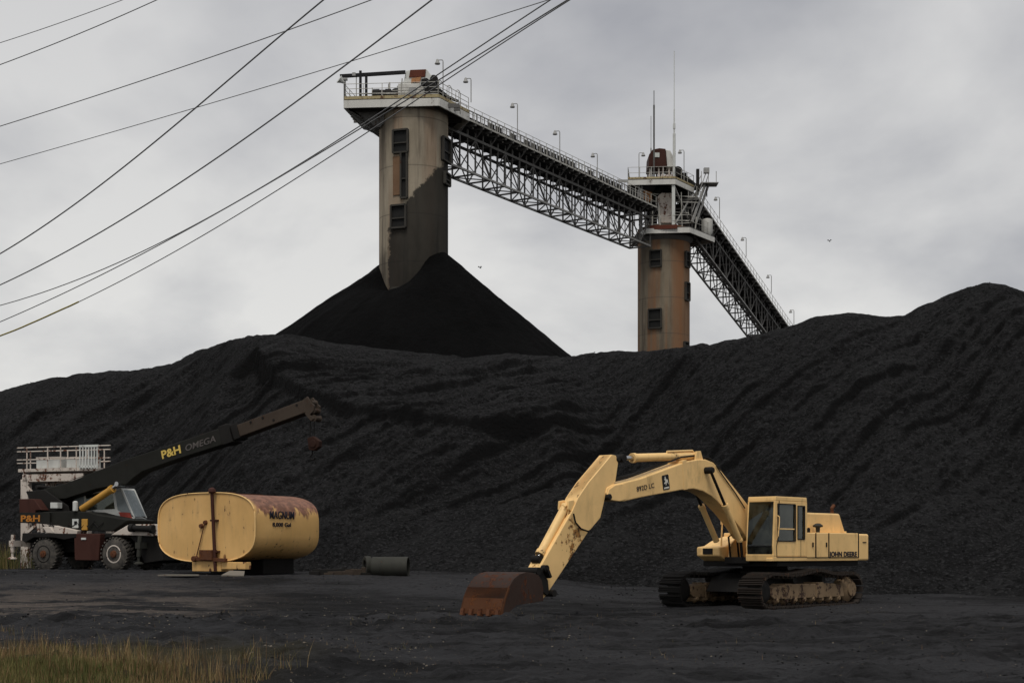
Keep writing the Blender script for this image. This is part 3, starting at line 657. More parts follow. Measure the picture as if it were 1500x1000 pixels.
# head house with its rusted panels
mb = MB(); q = [T1p(*p, -1.2) for p in ((587,129),(592,116),(595,103.5),(625,101.5),(633,112),(633,129))]; mb.prism(q, -1.2, 1.2); mb.build('head_house', M['white'], t1, .03)
mb = MB(); q = [T1p(*p, -1.2) for p in ((599,114),(601,103),(624,102),(623,113))]; mb.prism(q, -1.27, 1.27); mb.build('rusted_hood', M['redrust'], t1, .02)
mb = MB(); q = [T1p(*p, -1.3) for p in ((602,122),(603,115),(617,113),(615,121))]; mb.prism(q, -1.34, -1.2); mb.build('door_panel', M['orange_chute'], t1, .01)
mb = MB(); q = [T1p(*p, -1.0) for p in ((584,149),(584,126),(630,126),(630,149))]; mb.prism(q, -1.6, 1.0); mb.build('drive_casing', M['white2'], t1, .03)
mb = MB(); x, z = T1p(635, 117, -1.1); mb.lathe((x, -1.2, z), (0,1,0), [(0,.28),(.05,.36),(2.2,.36),(2.3,.28)], 20); mb.build('head_pulley', M['dark'], t1, smooth=True)
mb = MB()
for a, b in (((600,126),(612,128)),((605,122),(609,130))):
    x0, z0 = T1p(a[0], a[1], -1.3); x1, z1 = T1p(b[0], b[1], -1.3); mb.box(x0, x1, -1.36, -1.2, z1, z0)
mb.build('bearing_block', M['dark'], t1, .01)
mb = MB(); x0, z0 = T1p(546, 139, -1.1); x1, _ = T1p(573, 139, -1.1)
mb.lathe((x0, -1.1, z0), (1,0,0), [(0,.22),(.03,.4),(.5,.42),(.52,.37),(.95,.37),(.97,.43),(x1-x0,.43),(x1-x0+.03,.3)], 18)
mb.box(x0+.1, x1, -1.5, -.7, ZP+.08, z0-.2); mb.build('motor', M['dark'], t1, .01, smooth=True)
mb = MB(); x0, z0 = T1p(573, 136, -.6); x1, z1 = T1p(583, 147, -.6); mb.box(x0, x1, -1.0, .2, z1, z0); mb.lathe((x1-.1, -1.25, (z0+z1)/2), (0,1,0), [(0,.45),(.25,.45)], 18)
mb.build('gearbox', M['flap'], t1, .04)
mb = MB(); a = T1p(498, 112, -1.3); b = T1p(594, 106, -1.3); mb.bar((a[0], -1.3, a[1]), (b[0], -1.3, b[1]), .18, .26)
mb.bar((a[0]+.08, -1.3, a[1]+.12), (a[0]+.08, -1.3, a[1]-.25), .16, .16)
for px in (528, 536.5):
    x, z = T1p(px, 104 if px < 530 else 109, -1.3); mb.bar((x, -1.3, ZP), (x, -1.3, z), .19, .19, up=(0,1,0))
mb.build('hoist_beam', M['black'], t1, .01)
mb = MB(); x, z = T1p(522, 111, -1.3); mb.bar((x, -1.3, ZP), (x, -1.3, z), .07); mb.box(x-.3, x-.05, -1.45, -1.15, z-.05, z+.2); mb.build('hoist_trolley', M['galv'], t1)
rr1 = random.Random(4)
mb = MB()
for k in range(8):
    x = rr1.uniform(-3.6, 2.2); y = rr1.uniform(-2.3, -.6); mb.tube((x,y,ZP+.05), (x+rr1.uniform(-.15,.15),y,ZP+rr1.uniform(.7,1.9)), rr1.uniform(.03,.07), 6)
mb.tube((-3.9,-2.3,ZP+.55),(2.0,-2.6,ZP+.45),.045,6); mb.tube((-1.5,-2.2,ZP+.8),(2.2,-2.4,ZP+.9),.035,6); mb.build('conduit', M['rail'], t1)
mb = MB(); mb.box(-.2,.35,-2.55,-2.2,ZP+.08,ZP+.95); mb.build('switch_box', M['galv'], t1, .01)
mb = MB()    # tail machinery where the belt leaves the platform
mb.box(1.0, 1.8, -2.6, -.9, ZP, ZP+1.5); mb.bar((.9,-2.2,ZP+1.5),(2.6,.6,ZP+.9),.5,.5)
for k in range(5): mb.tube((1.1+.36*k, -2.6+.62*k, ZP+.95), (1.9+.36*k, -1.6+.62*k, ZP+.95), .12, 8)
mb.build('belt_drive', M['dark'], t1, .02)
mb = MB()
for k in range(3):
    c = Vector((2.15+.62*k, -1.9+1.15*k, ZP+.1)); mb.path([c+Vector((.35*math.cos(t)*.5, .35*math.cos(t)*.86, 1.2+.35*math.sin(t))) for t in np.linspace(0, math.pi, 8)], .03, 5)
    mb.tube(c+Vector((.17,.3,0)), c+Vector((.17,.3,1.2)), .03, 5); mb.tube(c-Vector((.17,.3,0)), c+Vector((-.17,-.3,1.2)), .03, 5)
mb.build('hoop_guard', M['rail'], t1)

def lamp(px, py_top, py_foot, D, label, direction=-1, flood=False, group='lamps along the conveyors'):
    f = at(px, py_foot, D); t = at(px, py_top, D); L = t.z-f.z
    e = empty('lamp_post', f, 0, label=label, cat='lamp', group=group)
    mb = MB(); mb.tube((0,0,0), (0,0,L-.12), .045, 6); mb.path([(0,0,L-.12),(direction*.03,0,L-.02),(direction*.15,0,L),(direction*.35,0,L-.02)], .035, 5); mb.build('pole', M['galv'], e)
    mb = MB(); mb.lathe((direction*.42,-.05,L-.34), (0,0,1), [(0,.20),(.05,.21),(.2,.13),(.34,.09),(.38,.05)], 12); mb.build('lamp_head', M['galv'], e, smooth=True)
    return e
lamp(649, 88, 150, 113, 'tall lamp post on the head platform of the coal dusted tower')
lamp(690, 115, 150, 118.5, 'lamp post where the bridge leaves the coal dusted tower platform')
# floodlight at the outer corner
f = at(505, 151, 112.6); e = empty('floodlight', f, 0, label='white floodlight on a post at the outer corner of the high platform', cat='floodlight')
mb = MB(); mb.tube((0,0,0), (0,0,1.75), .09, 8); mb.box(-.25, .2, -.15, .15, 1.7, 1.85); mb.build('pole', M['galv'], e)
mb = MB(); mb.lathe((-.15,-.1,1.55), (-.75,-.35,.5), [(-.1,.1),(.0,.12),(.28,.3),(.33,.32)], 14); mb.build('lamp_head', M['white'], e, smooth=True)

# --- second tower
T2 = (15.35, 152.0); T2R = 2.62
t2 = empty('transfer_tower', (T2[0], T2[1], 0), 0, label='rust streaked concrete transfer tower where the two conveyor bridges meet', cat='tower')
shaft(t2, T2R, .0, 34.2, M['conc2'])
for px, a, b, wd in ((961,366,390,16),(960,452,480,18),(1008,366,388,7),(1008,411,437,7),(1006,499,507,7)):
    flap(t2, T2[0], T2[1], T2R, px, a, b, wd, M['flap'])
F2 = Frame(T2[0], T2[1], 0, 1, 0)
zl = F2.xz(990, 333, -3.3)[1]; zu = F2.xz(989, 262, -3.3)[1]
low = [(-3.4,-1.6),(1.55,-3.6),(4.4,1.2),(2.6,3.6),(-3.0,3.2)]
low = [(F2.xz(946,330,-3.0)[0],-3.0),(F2.xz(1010,330,-3.5)[0],-3.5),(F2.xz(1046,347,1.2)[0],1.2),(3.2,3.6),(-3.2,3.2)]
up = [(F2.xz(920,262,-3.0)[0],-3.0),(F2.xz(989,262,-3.4)[0],-3.4),(F2.xz(1016,271,.2)[0],.2),(1.4,2.6),(-3.2,2.4)]
for pl, z in ((low, zl), (up, zu)):
    mb = MB(); mb.plan(pl, z-.1, z+.05); mb.build('platform_deck', M['steel'], t2)
    mb = MB()
    for i in range(5): mb.bar((*pl[i], z-.32), (*pl[(i+1)%5], z-.32), .14, .5)
    mb.build('fascia_beam', M['white2'], t2, .015)
mb = MB()
for i in range(5): mb.bar((*up[i], zu+.13), (*up[(i+1)%5], zu+.13), .06, .18)
mb.build('kick_plate', M['yelrail'], t2)
mb = MB(); mb.bar((low[0][0]+.4, low[0][1]-.03, zl+.02), (low[1][0]-1.2, low[1][1]-.09, zl+.02), .1, .4); mb.build('rust_stained_edge', M['redrust'], t2)
mb = MB()
rail(mb, [(*up[4], zu+.1),(*up[0], zu+.1),(*up[1], zu+.1),(*up[2], zu+.1),(*up[3], zu+.1)], 1.1, 1.3, .028, 1)
mb.build('railing', M['rail'], t2); mb = MB()
rail(mb, [(*low[0], zl+.1),(*low[1], zl+.1),(*low[2], zl+.1),(*low[3], zl+.1)], 1.1, 1.3, .028, 1)
mb.build('railing', M['rail'], t2)
mb = MB(); c = (up[1][0]-.15, up[1][1]+.25); mb.bar((*c, zl), (*c, zu-.3), .32, .32, up=(0,1,0)); mb.build('corner_column', M['white'], t2, .02)
for p in (up[2], up[3], up[4], (up[0][0]+1.2, up[0][1]+.4)):
    MB().bar((p[0]*.93, p[1]*.93, zl), (p[0]*.93, p[1]*.93, zu-.3), .2, .2, up=(0,1,0)).build('platform_column', M['steel_lt'], t2)
mb = MB(); mb.bar((c[0], c[1], zu-.5), (up[2][0], up[2][1], zl+.3), .14); mb.bar((up[2][0],up[2][1], zu-.5), (c[0]+.2, c[1], zl+.4), .12)
mb.bar((up[4][0]*.9, 2.2, zl), (0, 2.4, zu-.3), .12)
mb.build('cross_bracing', M['steel_lt'], t2)
mb = MB(); mb.lathe((0,0,zl-1.2), (0,0,1), [(0,1.9),(.2,T2R+.05),(.55,T2R+.35),(.7,T2R+.35)], 40)
for a in range(0, 360, 30): 
    q = Vector((math.cos(R(a)), math.sin(R(a)), 0)); mb.bar(q*2.2+Vector((0,0,zl-.45)), q*3.3+Vector((0,0,zl-.4)), .14, .4)
mb.build('platform_brackets', M['steel'], t2)
def F2p(px, py, y): return F2.xz(px, py, y)
mb = MB(); q = [F2p(*p, -1.6) for p in ((950,245),(951,226),(956,219),(966,217),(975,218),(977,244))]; mb.prism(q, -1.6, 1.4); mb.build('head_hood', M['maroon'], t2, .05)
mb = MB(); q = [F2p(*p, -1.6) for p in ((977.5,244),(975.5,219),(982,220),(987,230),(988,244))]; mb.prism(q, -1.5, 1.6); mb.build('hood_side', M['white2'], t2, .05)
mb = MB(); x0, z0 = F2p(958, 225, -1.7); mb.box(x0, x0+.55, -1.66, -1.55, z0-.35, z0+.1); mb.build('hood_label_plate', M['white'], t2)
mb = MB()
for px in (952, 958, 965, 971, 980, 986):
    x, z = F2p(px, 243, -1.2); mb.bar((x,-1.2,zu), (x,-1.2,z), .16, .16, up=(0,1,0)); mb.bar((x,1.0,zu), (x,1.0,z), .16, .16, up=(0,1,0))
x0, z0 = F2p(968, 258, -1.0); mb.box(x0, x0+1.4, -1.3, .8, zu+.05, zu+.9)
mb.build('machinery_stand', M['rustwhite'], t2)
mb = MB(); x0, z0 = F2p(995, 255, -1.0); mb.lathe((x0-.2,-1.4,z0+.2), (0,1,0), [(0,.5),(.6,.5),(.65,.25)], 16); mb.box(x0-.6, x0+.8, -.6, .8, zu, zu+1.3); mb.bar((x0+.6,-.8,zu+.6),(x0+1.9,1.6,zu+.3),.5,.6); mb.build('drive_unit', M['dark'], t2, .03)
# chutes between the two decks
mb = MB(); q = [F2p(*p, -1.4) for p in ((936,290),(944,279),(954,283),(955,294),(945,300))]; mb.prism(q, -1.8, -.2); mb.build('diverter_chute', M['orange_chute'], t2, .04)
mb = MB(); q = [F2p(*p, -1.2) for p in ((962,290),(968,284),(984,284),(984,328),(968,328))]; mb.prism(q, -1.6, .8); mb.build('transfer_chute', M['rustwhite'], t2, .06)
mb = MB(); pp = [F2p(*p, -1.0) for p in ((949,300),(957,294),(961,285),(966,276),(975,270))]; mb.path([(x, -1.0, z) for x, z in pp], .42, 12); mb.build('duct', M['dark'], t2, smooth=True); mb = MB()
pp = [F2p(*p, -.6) for p in ((972,278),(984,282),(992,276),(994,266))]; mb.path([(x, -.6, z) for x, z in pp], .33, 12)
mb.build('duct', M['dark'], t2, smooth=True); mb = MB(); x0, z0 = F2p(955, 300, -.5); mb.box(x0-.5, x0+.5, -.8, .6, zl, z0); mb.build('machine_casing', M['dark'], t2); mb = MB(); x0, z0 = F2p(1000, 300, .2); mb.box(x0-.2, x0+1.3, -.8, 1.5, zl, zl+1.8)
mb.build('machine_casing', M['dark'], t2)
mb = MB(); rr2 = random.Random(9)      # pipes, conduits and ladder rails cluttering the lower deck
for k in range(9):
    x = -2.6+k*.72+rr2.uniform(-.2,.2); y = rr2.uniform(-2.6,-.4); mb.tube((x,y,zl), (x+rr2.uniform(-.2,.2),y,zl+rr2.uniform(1.0,4.4)), rr2.uniform(.03,.09), 6)
for k in range(5): 
    z = zl+.6+k*.8; mb.tube((-2.8+rr2.random(),-1.6,z), (2.4+rr2.random(),-1.2,z+rr2.uniform(-.4,.4)), .045, 6)
mb.build('conduit', M['rail'], t2)
mb = MB(); x, z = F2p(1036, 325, .6); mb.lathe((x,.6,zl), (0,0,1), [(0,.35),(.3,.55),(1.6,.55),(1.7,.3)], 16); mb.build('small_tank', M['white2'], t2, smooth=True)
# stairs down the right side
mb = MB()
for dy in (0, .75):
    a = F2p(1034+dy*6, 268, .2+dy); b = F2p(1014+dy*8, 325, -1.6+dy)
    mb.bar((a[0], .2+dy, a[1]), (b[0], -1.6+dy, b[1]), .08, .3)
    mb.bar((a[0], .2+dy, a[1]+1), (b[0], -1.6+dy, b[1]+1), .06, .06)
a = F2p(1034, 268, .2); b = F2p(1014, 325, -1.6)
for i in range(15):
    t = i/14; mb.box(a[0]+(b[0]-a[0])*t-.14, a[0]+(b[0]-a[0])*t+.14, .2-1.8*t, .95-1.8*t, a[1]+(b[1]-a[1])*t, a[1]+(b[1]-a[1])*t+.04)
a = F2p(1028, 270, .5); b = F2p(1006, 322, -1.2)
mb.bar((a[0], 1.0, a[1]), (b[0]-.6, -.2, b[1]), .1, .35); mb.bar((a[0], 1.0, a[1]+1), (b[0]-.6, -.2, b[1]+1), .06, .06)
mb.box(a[0]-.2, a[0]+1.6, -.3, 1.4, a[1]-.05, a[1]+.03)
for dx in (-.1, .6, 1.4): mb.bar((a[0]+dx, .0, a[1]), (a[0]+dx, .0, a[1]+1.2), .06)
mb.build('stair', M['steel_lt'], t2)
mb = MB(); a = F2p(1033, 247, 0); b = F2p(1038, 254, 0); mb.box(a[0]-.15, a[0]+.4, -.25, .25, b[1], a[1]+.05); mb.build('control_cabinet', M['galv'], t2, .02)
mb = MB(); a = F2p(1022, 248, .2); mb.box(a[0]-.15, a[0]+.15, .0, .4, zu-.7, a[1]); mb.bar((a[0]+.9, 0, zu-1.), (a[0]+.9, 0, zu+.5), .1); mb.build('cabinet_post', M['dark'], t2, .01)
mb = MB(); a = F2p(905, 264, -3.0); mb.bar((a[0], -3.0, zu-.15), (up[0][0], -3.0, zu-.15), .1, .28); mb.bar((a[0], -3.0, zu-.15), (a[0], -3.0, zu+.1), .06); mb.build('outrigger_beam', M['galv'], t2)
mb = MB(); x = up[0][0]+.1; mb.path([(x+1.0,-2.9,zu),(x+1.0,-2.95,zu-2),(x+1.3,-3.0,zl-.4)], .05, 5); mb.build('cable_drop', M['galv'], t2)

def mast(px, segs, D, label, mat):
    f = at(px, segs[0][0], D); e = empty('antenna_mast', f, 0, label=label, cat='antenna', group='antennas on the transfer tower'); mb = MB()
    for (y0, y1, r) in segs: mb.tube((0,0,at(px,y0,D).z-f.z), (0,0,at(px,y1,D).z-f.z), r, 8)
    mb.build('pole', mat, e, smooth=True)
    return e
mast(987.6, [(262,196,.14),(196,182,.075),(189,181,.12),(182,160,.06),(160,75,.035)], 149, 'tallest whip antenna, white lower pole, on the transfer tower', M['white'])
mast(958, [(262,154,.085),(154,133,.04)], 149.4, 'dark grey mast of middle height beside the maroon hood', M['steel'])
mast(953.6, [(262,217,.07),(217,170,.03)], 150.6, 'shortest thin mast rising behind the maroon hood', M['galv'])
lamp(936, 224, 262, 149.6, 'lamp post at the left end of the upper transfer tower platform', 1)
lamp(1002, 220, 264, 151.0, 'lamp post to the right of the tall white antenna', -1)

# ------------------------------------------------------------ conveyor bridges
def bridge(name, P0, u, L, slope, zdeck, depth, npan, label, wn=-1.75, ext=0, half=1.1, ht=1.5):
    """box truss below, belt and walkways on top; z is measured along the (possibly sloping) deck"""
    fr = Frame(P0[0], P0[1], zdeck, *u); e = root(name, fr, label=label, cat='conveyor bridge')
    S = lambda x, y, z: (x, y, z+slope*x)
    z1, z0 = -1.0, -1.0-depth
    st = L/npan
    ch = MB(); di = MB(); lt = MB()
    for y in (-half, half):
        ch.bar(S(0,y,z1), S(L,y,z1), .16, .2); lt.bar(S(ext,y,z0), S(L-ext,y,z0), .16, .16)
    for i in range(npan+1):
        x = i*st
        for y in (-half, half):
            if ext-1e-3 <= x <= L-ext+1e-3: di.bar(S(x,y,z0), S(x,y,z1), .11, .11, up=(0,1,0))
            if i < npan and ext-1e-3 <= x and x+st <= L-ext+1e-3:
                if i % 2: di.bar(S(x,y,z0), S(x+st,y,z1), .08)
                else: di.bar(S(x,y,z1), S(x+st,y,z0), .08)
                di.bar(S(x+st/2,y,z1), S(x+st/2,y,(z0+z1)/2), .06)
        if ext-1e-3 <= x <= L-ext+1e-3:
            di.bar(S(x,-half,z0), S(x,half,z0), .12, .12)
            di.bar(S(x,-half,z0), S(x,half,z1), .06); 
            if i < npan and x+st <= L-ext+1e-3:
                s_ = 1 if i % 2 else -1; di.bar(S(x,-half*s_,z0), S(x+st,half*s_,z0), .08)
    ch.build('top_chord', M['steel'], e); lt.build('bottom_chord', M['steel_lt'], e); di.build('truss_web', M['steel'], e)
    cb = MB()
    for i in range(npan*2+1):
        x = i*st/2; cb.bar(S(x, wn-.15, -.16), S(x, -wn-.05, -.16), .13, .26)
        if i % 2 == 0: cb.bar(S(x, wn, -.28), S(x, -half, z1+.05), .08); cb.bar(S(x, -half, z1), S(x, half, z1), .1, .16)
        cb.bar(S(x, -half, z1), S(x, -half, -.2), .1); cb.bar(S(x, half, z1), S(x, half, -.2), .1)
    cb.build('cross_beam', M['steel'], e)
    wk = MB(); wk.bar(S(0,(wn-.9)/2-.1,0), S(L,(wn-.9)/2-.1,0), abs(wn)-.85, .05); wk.bar(S(0,(-wn+.9)/2,0), S(L,(-wn+.9)/2,0), abs(wn)-.85, .05); wk.build('walkway', M['steel'], e)
    by_ = MB(); by_.bar(S(.3,0,-.36), S(L-.3,0,-.36), 2*half+.5, .03); by_.build('belly_plate', M['dark'], e)
    bt = MB(); bt.bar(S(0,0,.75), S(L,0,.75), 1.5, .06); bt.bar(S(0,0,.2), S(L,0,.2), 1.3, .04); bt.bar(S(0,0,.85), S(L,0,.85), 1.1, .12)
    for i in range(npan*3): 
        x = (i+.5)*L/(npan*3); bt.tube(S(x,-.8,.62), S(x,.8,.62), .09, 6)
    bt.build('belt', M['belt'], e)
    sd = MB()
    for i in range(npan*4+1):
        x = i*L/(npan*4); 
        sd.bar(S(x,-.88,.0), S(x,-.88,1.25), .05 if i % 3 else .10, .08, up=(0,1,0)); sd.bar(S(x,.88,.0), S(x,.88,1.1), .05, .08, up=(0,1,0))
    sd.bar(S(0,-.88,1.25), S(L,-.88,1.25), .08, .07); sd.bar(S(0,-.9,.25), S(L,-.9,.25), .05, .08)
    sd.build('belt_frame', M['steel_lt'], e)
    rp = random.Random(5)
    for i in range(npan*2):
        x = i*st/2; 
        if rp.random() < .7: MB().bar(S(x+.12,-.84,.78), S(x+st/2-.12,-.84,.78), .02, .62).build('side_panel', M['dark'], e)
    rl = MB()
    rail(rl, [S(0,wn,.02), S(L,wn,.02)], 1.08, st/2, .026, 1); rail(rl, [S(0,-wn,.02), S(L,-wn,.02)], 1.08, st/2, .026, 1)
    rl.bar(S(0,wn-.1,-.02), S(L,wn-.1,-.02), .08, .14)
    rl.build('railing', M['rail'], e)
    return fr, e
ub = Vector((17.05, 29.0)).normalized()
P0 = Vector((-3.25, 119.0))-1.75*Vector((ub.y, -ub.x)); P0 = P0-ub*3.0
frb, b1 = bridge('conveyor_bridge', P0, ub, 37.6, 0.0, 35.75, 2.75, 16, 'level steel truss conveyor bridge spanning between the two concrete towers')
mb = MB(); n_ = 37.6
for k in range(3): mb.path([(k*12+2, -1.3, -.35), (k*12+8, -1.32, -.5), (k*12+12, -1.3, -.35)], .03, 5)
mb.build('cable', M['dark'], b1)
lab = ['bridge lamp post nearest the coal dusted tower', 'middle one of the three lamp posts standing on the level bridge', 'bridge lamp post nearest the transfer tower']
for (px, y0, y1), l_ in zip(((758,152,187),(820,192,226),(875,225,258)), lab):
    k = (px-750)/FPX; A = Vector((-3.25,119.0)); t = (k*A.y-A.x)/(ub.x-k*ub.y); D = A.y+ub.y*t
    lamp(px, y0, y1+10, D, l_)
# inclined conveyor going away down to the right
a0 = at(1034, 292, 153.5); a1 = at(1163, 478, 186)
d = Vector((a1.x-a0.x, a1.y-a0.y)); Ld = d.length; slope = (a1.z-a0.z)/Ld; ud = d/Ld
Q0 = Vector((a0.x, a0.y))-1.75*Vector((ud.y, -ud.x))-ud*3.0 
fr2, b2 = bridge('conveyor_bridge', (Q0.x, Q0.y), ud, Ld+16, slope, a0.z-1.1-slope*3, 2.6, 22, 'inclined conveyor bridge dropping away behind the mound to the right', half=1.25)
lab = ['uppermost lamp post on the inclined conveyor bridge', 'second lamp post down the inclined conveyor bridge', 'third lamp post down the inclined conveyor bridge', 'lowest lamp post on the inclined conveyor bridge beside the mound crest']
for (px, y0, y1), l_ in zip(((1054,289,316),(1093,348,372),(1130,403,425),(1163,454,476)), lab):
    A = Vector((a0.x, a0.y)); k = (px-750)/FPX; t = (k*A.y-A.x)/(ud.x-k*ud.y); D = A.y+ud.y*t
    lamp(px, y0, y1+4, D, l_)

# ------------------------------------------------------------ excavator
EX = Frame(7.75, 46.0, .0, -math.cos(R(47)), -math.sin(R(47)))
ex = root('excavator', EX, label='tan tracked excavator with its arm and rusty bucket resting on the ground', cat='excavator')
E = EX.xz
def track(yc, near):
    tk = MB(); hw = .40; Rr = .44; Lh = 2.38; zc = Rr+.06
    path = []; 
    top = 20
    def sag(x): return -.035+.035*math.cos(x*2.4) if near else -.03
    per = []
    n = 22
    for i in range(n): per.append((Lh-2*Lh*i/n, .05, 0))            # bottom, front to rear
    for i in range(8): a = -90-180*i/8; per.append((-Lh+Rr*math.cos(R(a)), zc+Rr*math.sin(R(a)), 0))
    for i in range(n): 
        x = -Lh+2*Lh*i/n; per.append((x, zc+Rr+.05+.07*math.exp(-((x+.35)/.5)**2)-.03*math.sin((x+Lh)*2.2), 0))
    for i in range(8): a = 90-180*i/8; per.append((Lh+Rr*math.cos(R(a)), zc+Rr*math.sin(R(a)), 0))
    # resample to shoes
    P = [Vector((p[0], 0, p[1])) for p in per]; P.append(P[0]); cum = [0]
    for p, q in zip(P[:-1], P[1:]): cum.append(cum[-1]+(q-p).length)
    tot = cum[-1]; ns = 52
    def pt(s):
        s %= tot
        for i in range(len(P)-1):
            if cum[i+1] >= s: return P[i].lerp(P[i+1], (s-cum[i])/(cum[i+1]-cum[i]))
    for i in range(ns):
        s = i*tot/ns; p = pt(s-.095); q = pt(s+.085); d_ = (q-p).normalized(); nrm = Vector((d_.z, 0, -d_.x))
        c_ = (p+q)/2; 
        if nrm.dot(c_-Vector((max(-Lh, min(Lh, c_.x)), 0, zc))) < 0: nrm = -nrm
        tk.bar(p+Vector((0,yc,0)), q+Vector((0,yc,0)), 2*hw, .05, up=tuple(nrm))
        for k in (.15, .5, .85):
            g = p.lerp(q, k); tk.bar(g+nrm*.045+Vector((0,yc-hw,0)), g+nrm*.045+Vector((0,yc+hw,0)), .02, .05, up=tuple(nrm))
        for sg in (-.1, .1): tk.bar(p-nrm*.06+Vector((0,yc+sg,0)), q-nrm*.06+Vector((0,yc+sg,0)), .05, .09, up=tuple(nrm))
    t_ = tk.build('track', M['dark'] if not near else M['trk'], ex)
    mb = MB(); mb.prism([(-2.0,.28),(1.9,.28),(2.1,.40),(2.05,.60),(1.2,.70),(-1.3,.70),(-1.9,.62)], yc-.22, yc+.24); mb.box(-.75, -.35, yc-.24, yc+.27, .26, .74); mb.box(1.0, 1.35, yc-.24, yc+.27, .26, .72)
    mb.build('track_frame', M['tan_dirty'], ex, .02)
    mb = MB(); mb.lathe((-Lh, yc-.2, zc), (0,1,0), [(0,.34),(.12,.4),(.3,.4),(.42,.3),(.44,.24),(.50,.22)], 24); mb.build('sprocket', M['tan_dirty'], ex, smooth=True)
    mb = MB(); mb.lathe((Lh, yc-.2, zc), (0,1,0), [(0,.3),(.1,.4),(.32,.4),(.42,.3),(.44,.15)], 24); mb.build('idler', M['dark'], ex, smooth=True)
    for i in range(8):
        x = -1.7+i*.49; mb = MB(); mb.lathe((x, yc-.2, .24), (0,1,0), [(0,.1),(.1,.14),(.34,.14),(.42,.08),(.46,.05)], 12); mb.build('roller', M['tan_dirty'], ex, smooth=True)
    for x in (-.9, .7):
        mb = MB(); mb.lathe((x, yc-.15, .82), (0,1,0), [(0,.1),(.32,.1)], 12); mb.build('carrier_roller', M['dark'], ex, smooth=True)
M['trk'] = painted('mud_caked_track_steel', (.030, .024, .020), .6, .85, .6, 1.2, (.075, .05, .034))
track(1.34, True); track(-1.52, False)
mb = MB(); mb.prism([(-1.5,.45),(1.5,.45),(1.2,.85),(.7,1.0),(-.7,1.0),(-1.2,.85)], -1.15, 1.15); mb.lathe((0,0,.95), (0,0,1), [(0,.75),(.14,.75),(.16,.68),(.42,.68)], 32); mb.build('undercarriage', M['dark'], ex, .03)
mb = MB(); mb.box(-3.3, 1.35, -1.35, 1.3, 1.22, 1.38); mb.box(-.9, 1.5, -.45, .45, 1.3, 1.5); mb.build('deck_frame', M['dark'], ex, .02)
YL = 1.43
zb = E(1200, 821, YL)[1]; zh = E(1200, 779.5, YL)[1]; zt = E(1200, 751, .9)[1]; zc_ = E(1150, 727, YL)[1]
xc0 = E(1182.5, 800, YL)[0]; xc1 = E(1133, 800, YL)[0]; xr = E(1275, 800, YL)[0]
xd = [E(p, 800, YL)[0] for p in (1195, 1214, 1257.5)]
# side compartments left of the engine
mb = MB(); mb.box(xd[0]+.008, xc0, .5, YL-.01, zb+.1, zh-.01); mb.build('cab_side_panel', M['tan'], ex, .02)
mb = MB(); mb.box(xd[1]+.008, xd[0]-.008, .3, YL, zb+.1, zh); mb.build('compartment_door', M['tan'], ex, .025)
mb = MB(); mb.box(xd[2]+.008, xd[1]-.008, .3, YL, zb+.1, zh+.0); mb.build('compartment_door', M['tan'], ex, .025)
mb = MB(); mb.box(xd[2]+.005, xc1+.05, 1.2, YL-.01, zb, zb+.095); mb.build('lower_sill', M['tan_worn'], ex, .015)
mb = MB()
cw = [(xd[2]-.008, YL+.005), (xr+.12, YL+.005), (xr, YL-.15), (xr-.15, .6), (xr-.15, -.6), (xr, -1.3), (xd[2]-.008, -1.4)]
mb.plan(cw, zb, zh-.02); cwt = mb.build('counterweight', M['tan'], ex, .06, seg=3)
mb = MB(); mb.box(xd[2], .2, -1.4, .3, zb, zh); mb.box(xd[2]-.01, xd[0], .28, YL-.05, zb+.08, zh-.06); mb.build('body', M['tan'], ex, .03)
xh0 = E(1183, 760, .95)[0]; xh1 = E(1230, 753, .95)[0]; xh2 = E(1239, 779, .95)[0]
mb = MB(); mb.prism([(xh0+.2, zh-.02), (xh0+.2, zt), (xh1, zt), (xh2, zh-.02)], -1.2, .95); mb.build('engine_hood', M['tan'], ex, .05)
mb = MB()
for x in (xd[0], xd[1], xd[2]): mb.bar((x, YL+.004, zb+.1), (x, YL+.004, zh-.01), .03, .016, up=(1,0,0))
mb.bar((xd[2], YL+.003, zb+.098), (xc0, YL+.003, zb+.098), .014, .02); mb.build('panel_seam', M['black'], ex)
mb = MB(); x, z = E(1198, 768, 1.15); mb.lathe((x, 1.15, zh-.02), (0,0,1), [(0,.06),(.18,.07),(.2,.15),(.24,.16),(.3,.08),(.31,.02)], 18); mb.build('air_precleaner', M['drab'], ex, smooth=True)
mb = MB(); x, z = E(1184.5, 772, 1.2); mb.lathe((x, 1.2, zh), (0,0,1), [(0,.05),(.12,.05),(.15,.02)], 10); mb.build('filler_cap', M['dark'], ex, smooth=True)
mb = MB(); x, z = E(1219, 742, .2); mb.path([(x, .2, zt-.05), (x, .2, z-.15), (x+.02, .2, z-.05), (x-.1, .2, z+.05)], .06, 10); mb.build('exhaust', M['rusty'], ex, smooth=True)
mb = MB(); mb.box(xh2-.3, xh2+.0, .3, .8, zh-.01, zh+.07); mb.box(xd[2]+.1, xd[2]+.3, .5, .9, zh-.01, zh+.06); mb.build('lifting_eye', M['tan_worn'], ex, .01)
mb = MB()
for x in (xd[1]+.12, xd[0]+.15): mb.box(x, x+.05, YL, YL+.025, zb+.42, zb+.56)
for x in (xr+.3,): mb.box(x-.02, x+.2, YL+.005, YL+.02, zh-.3, zh-.27)
mb.build('latch', M['dark'], ex)
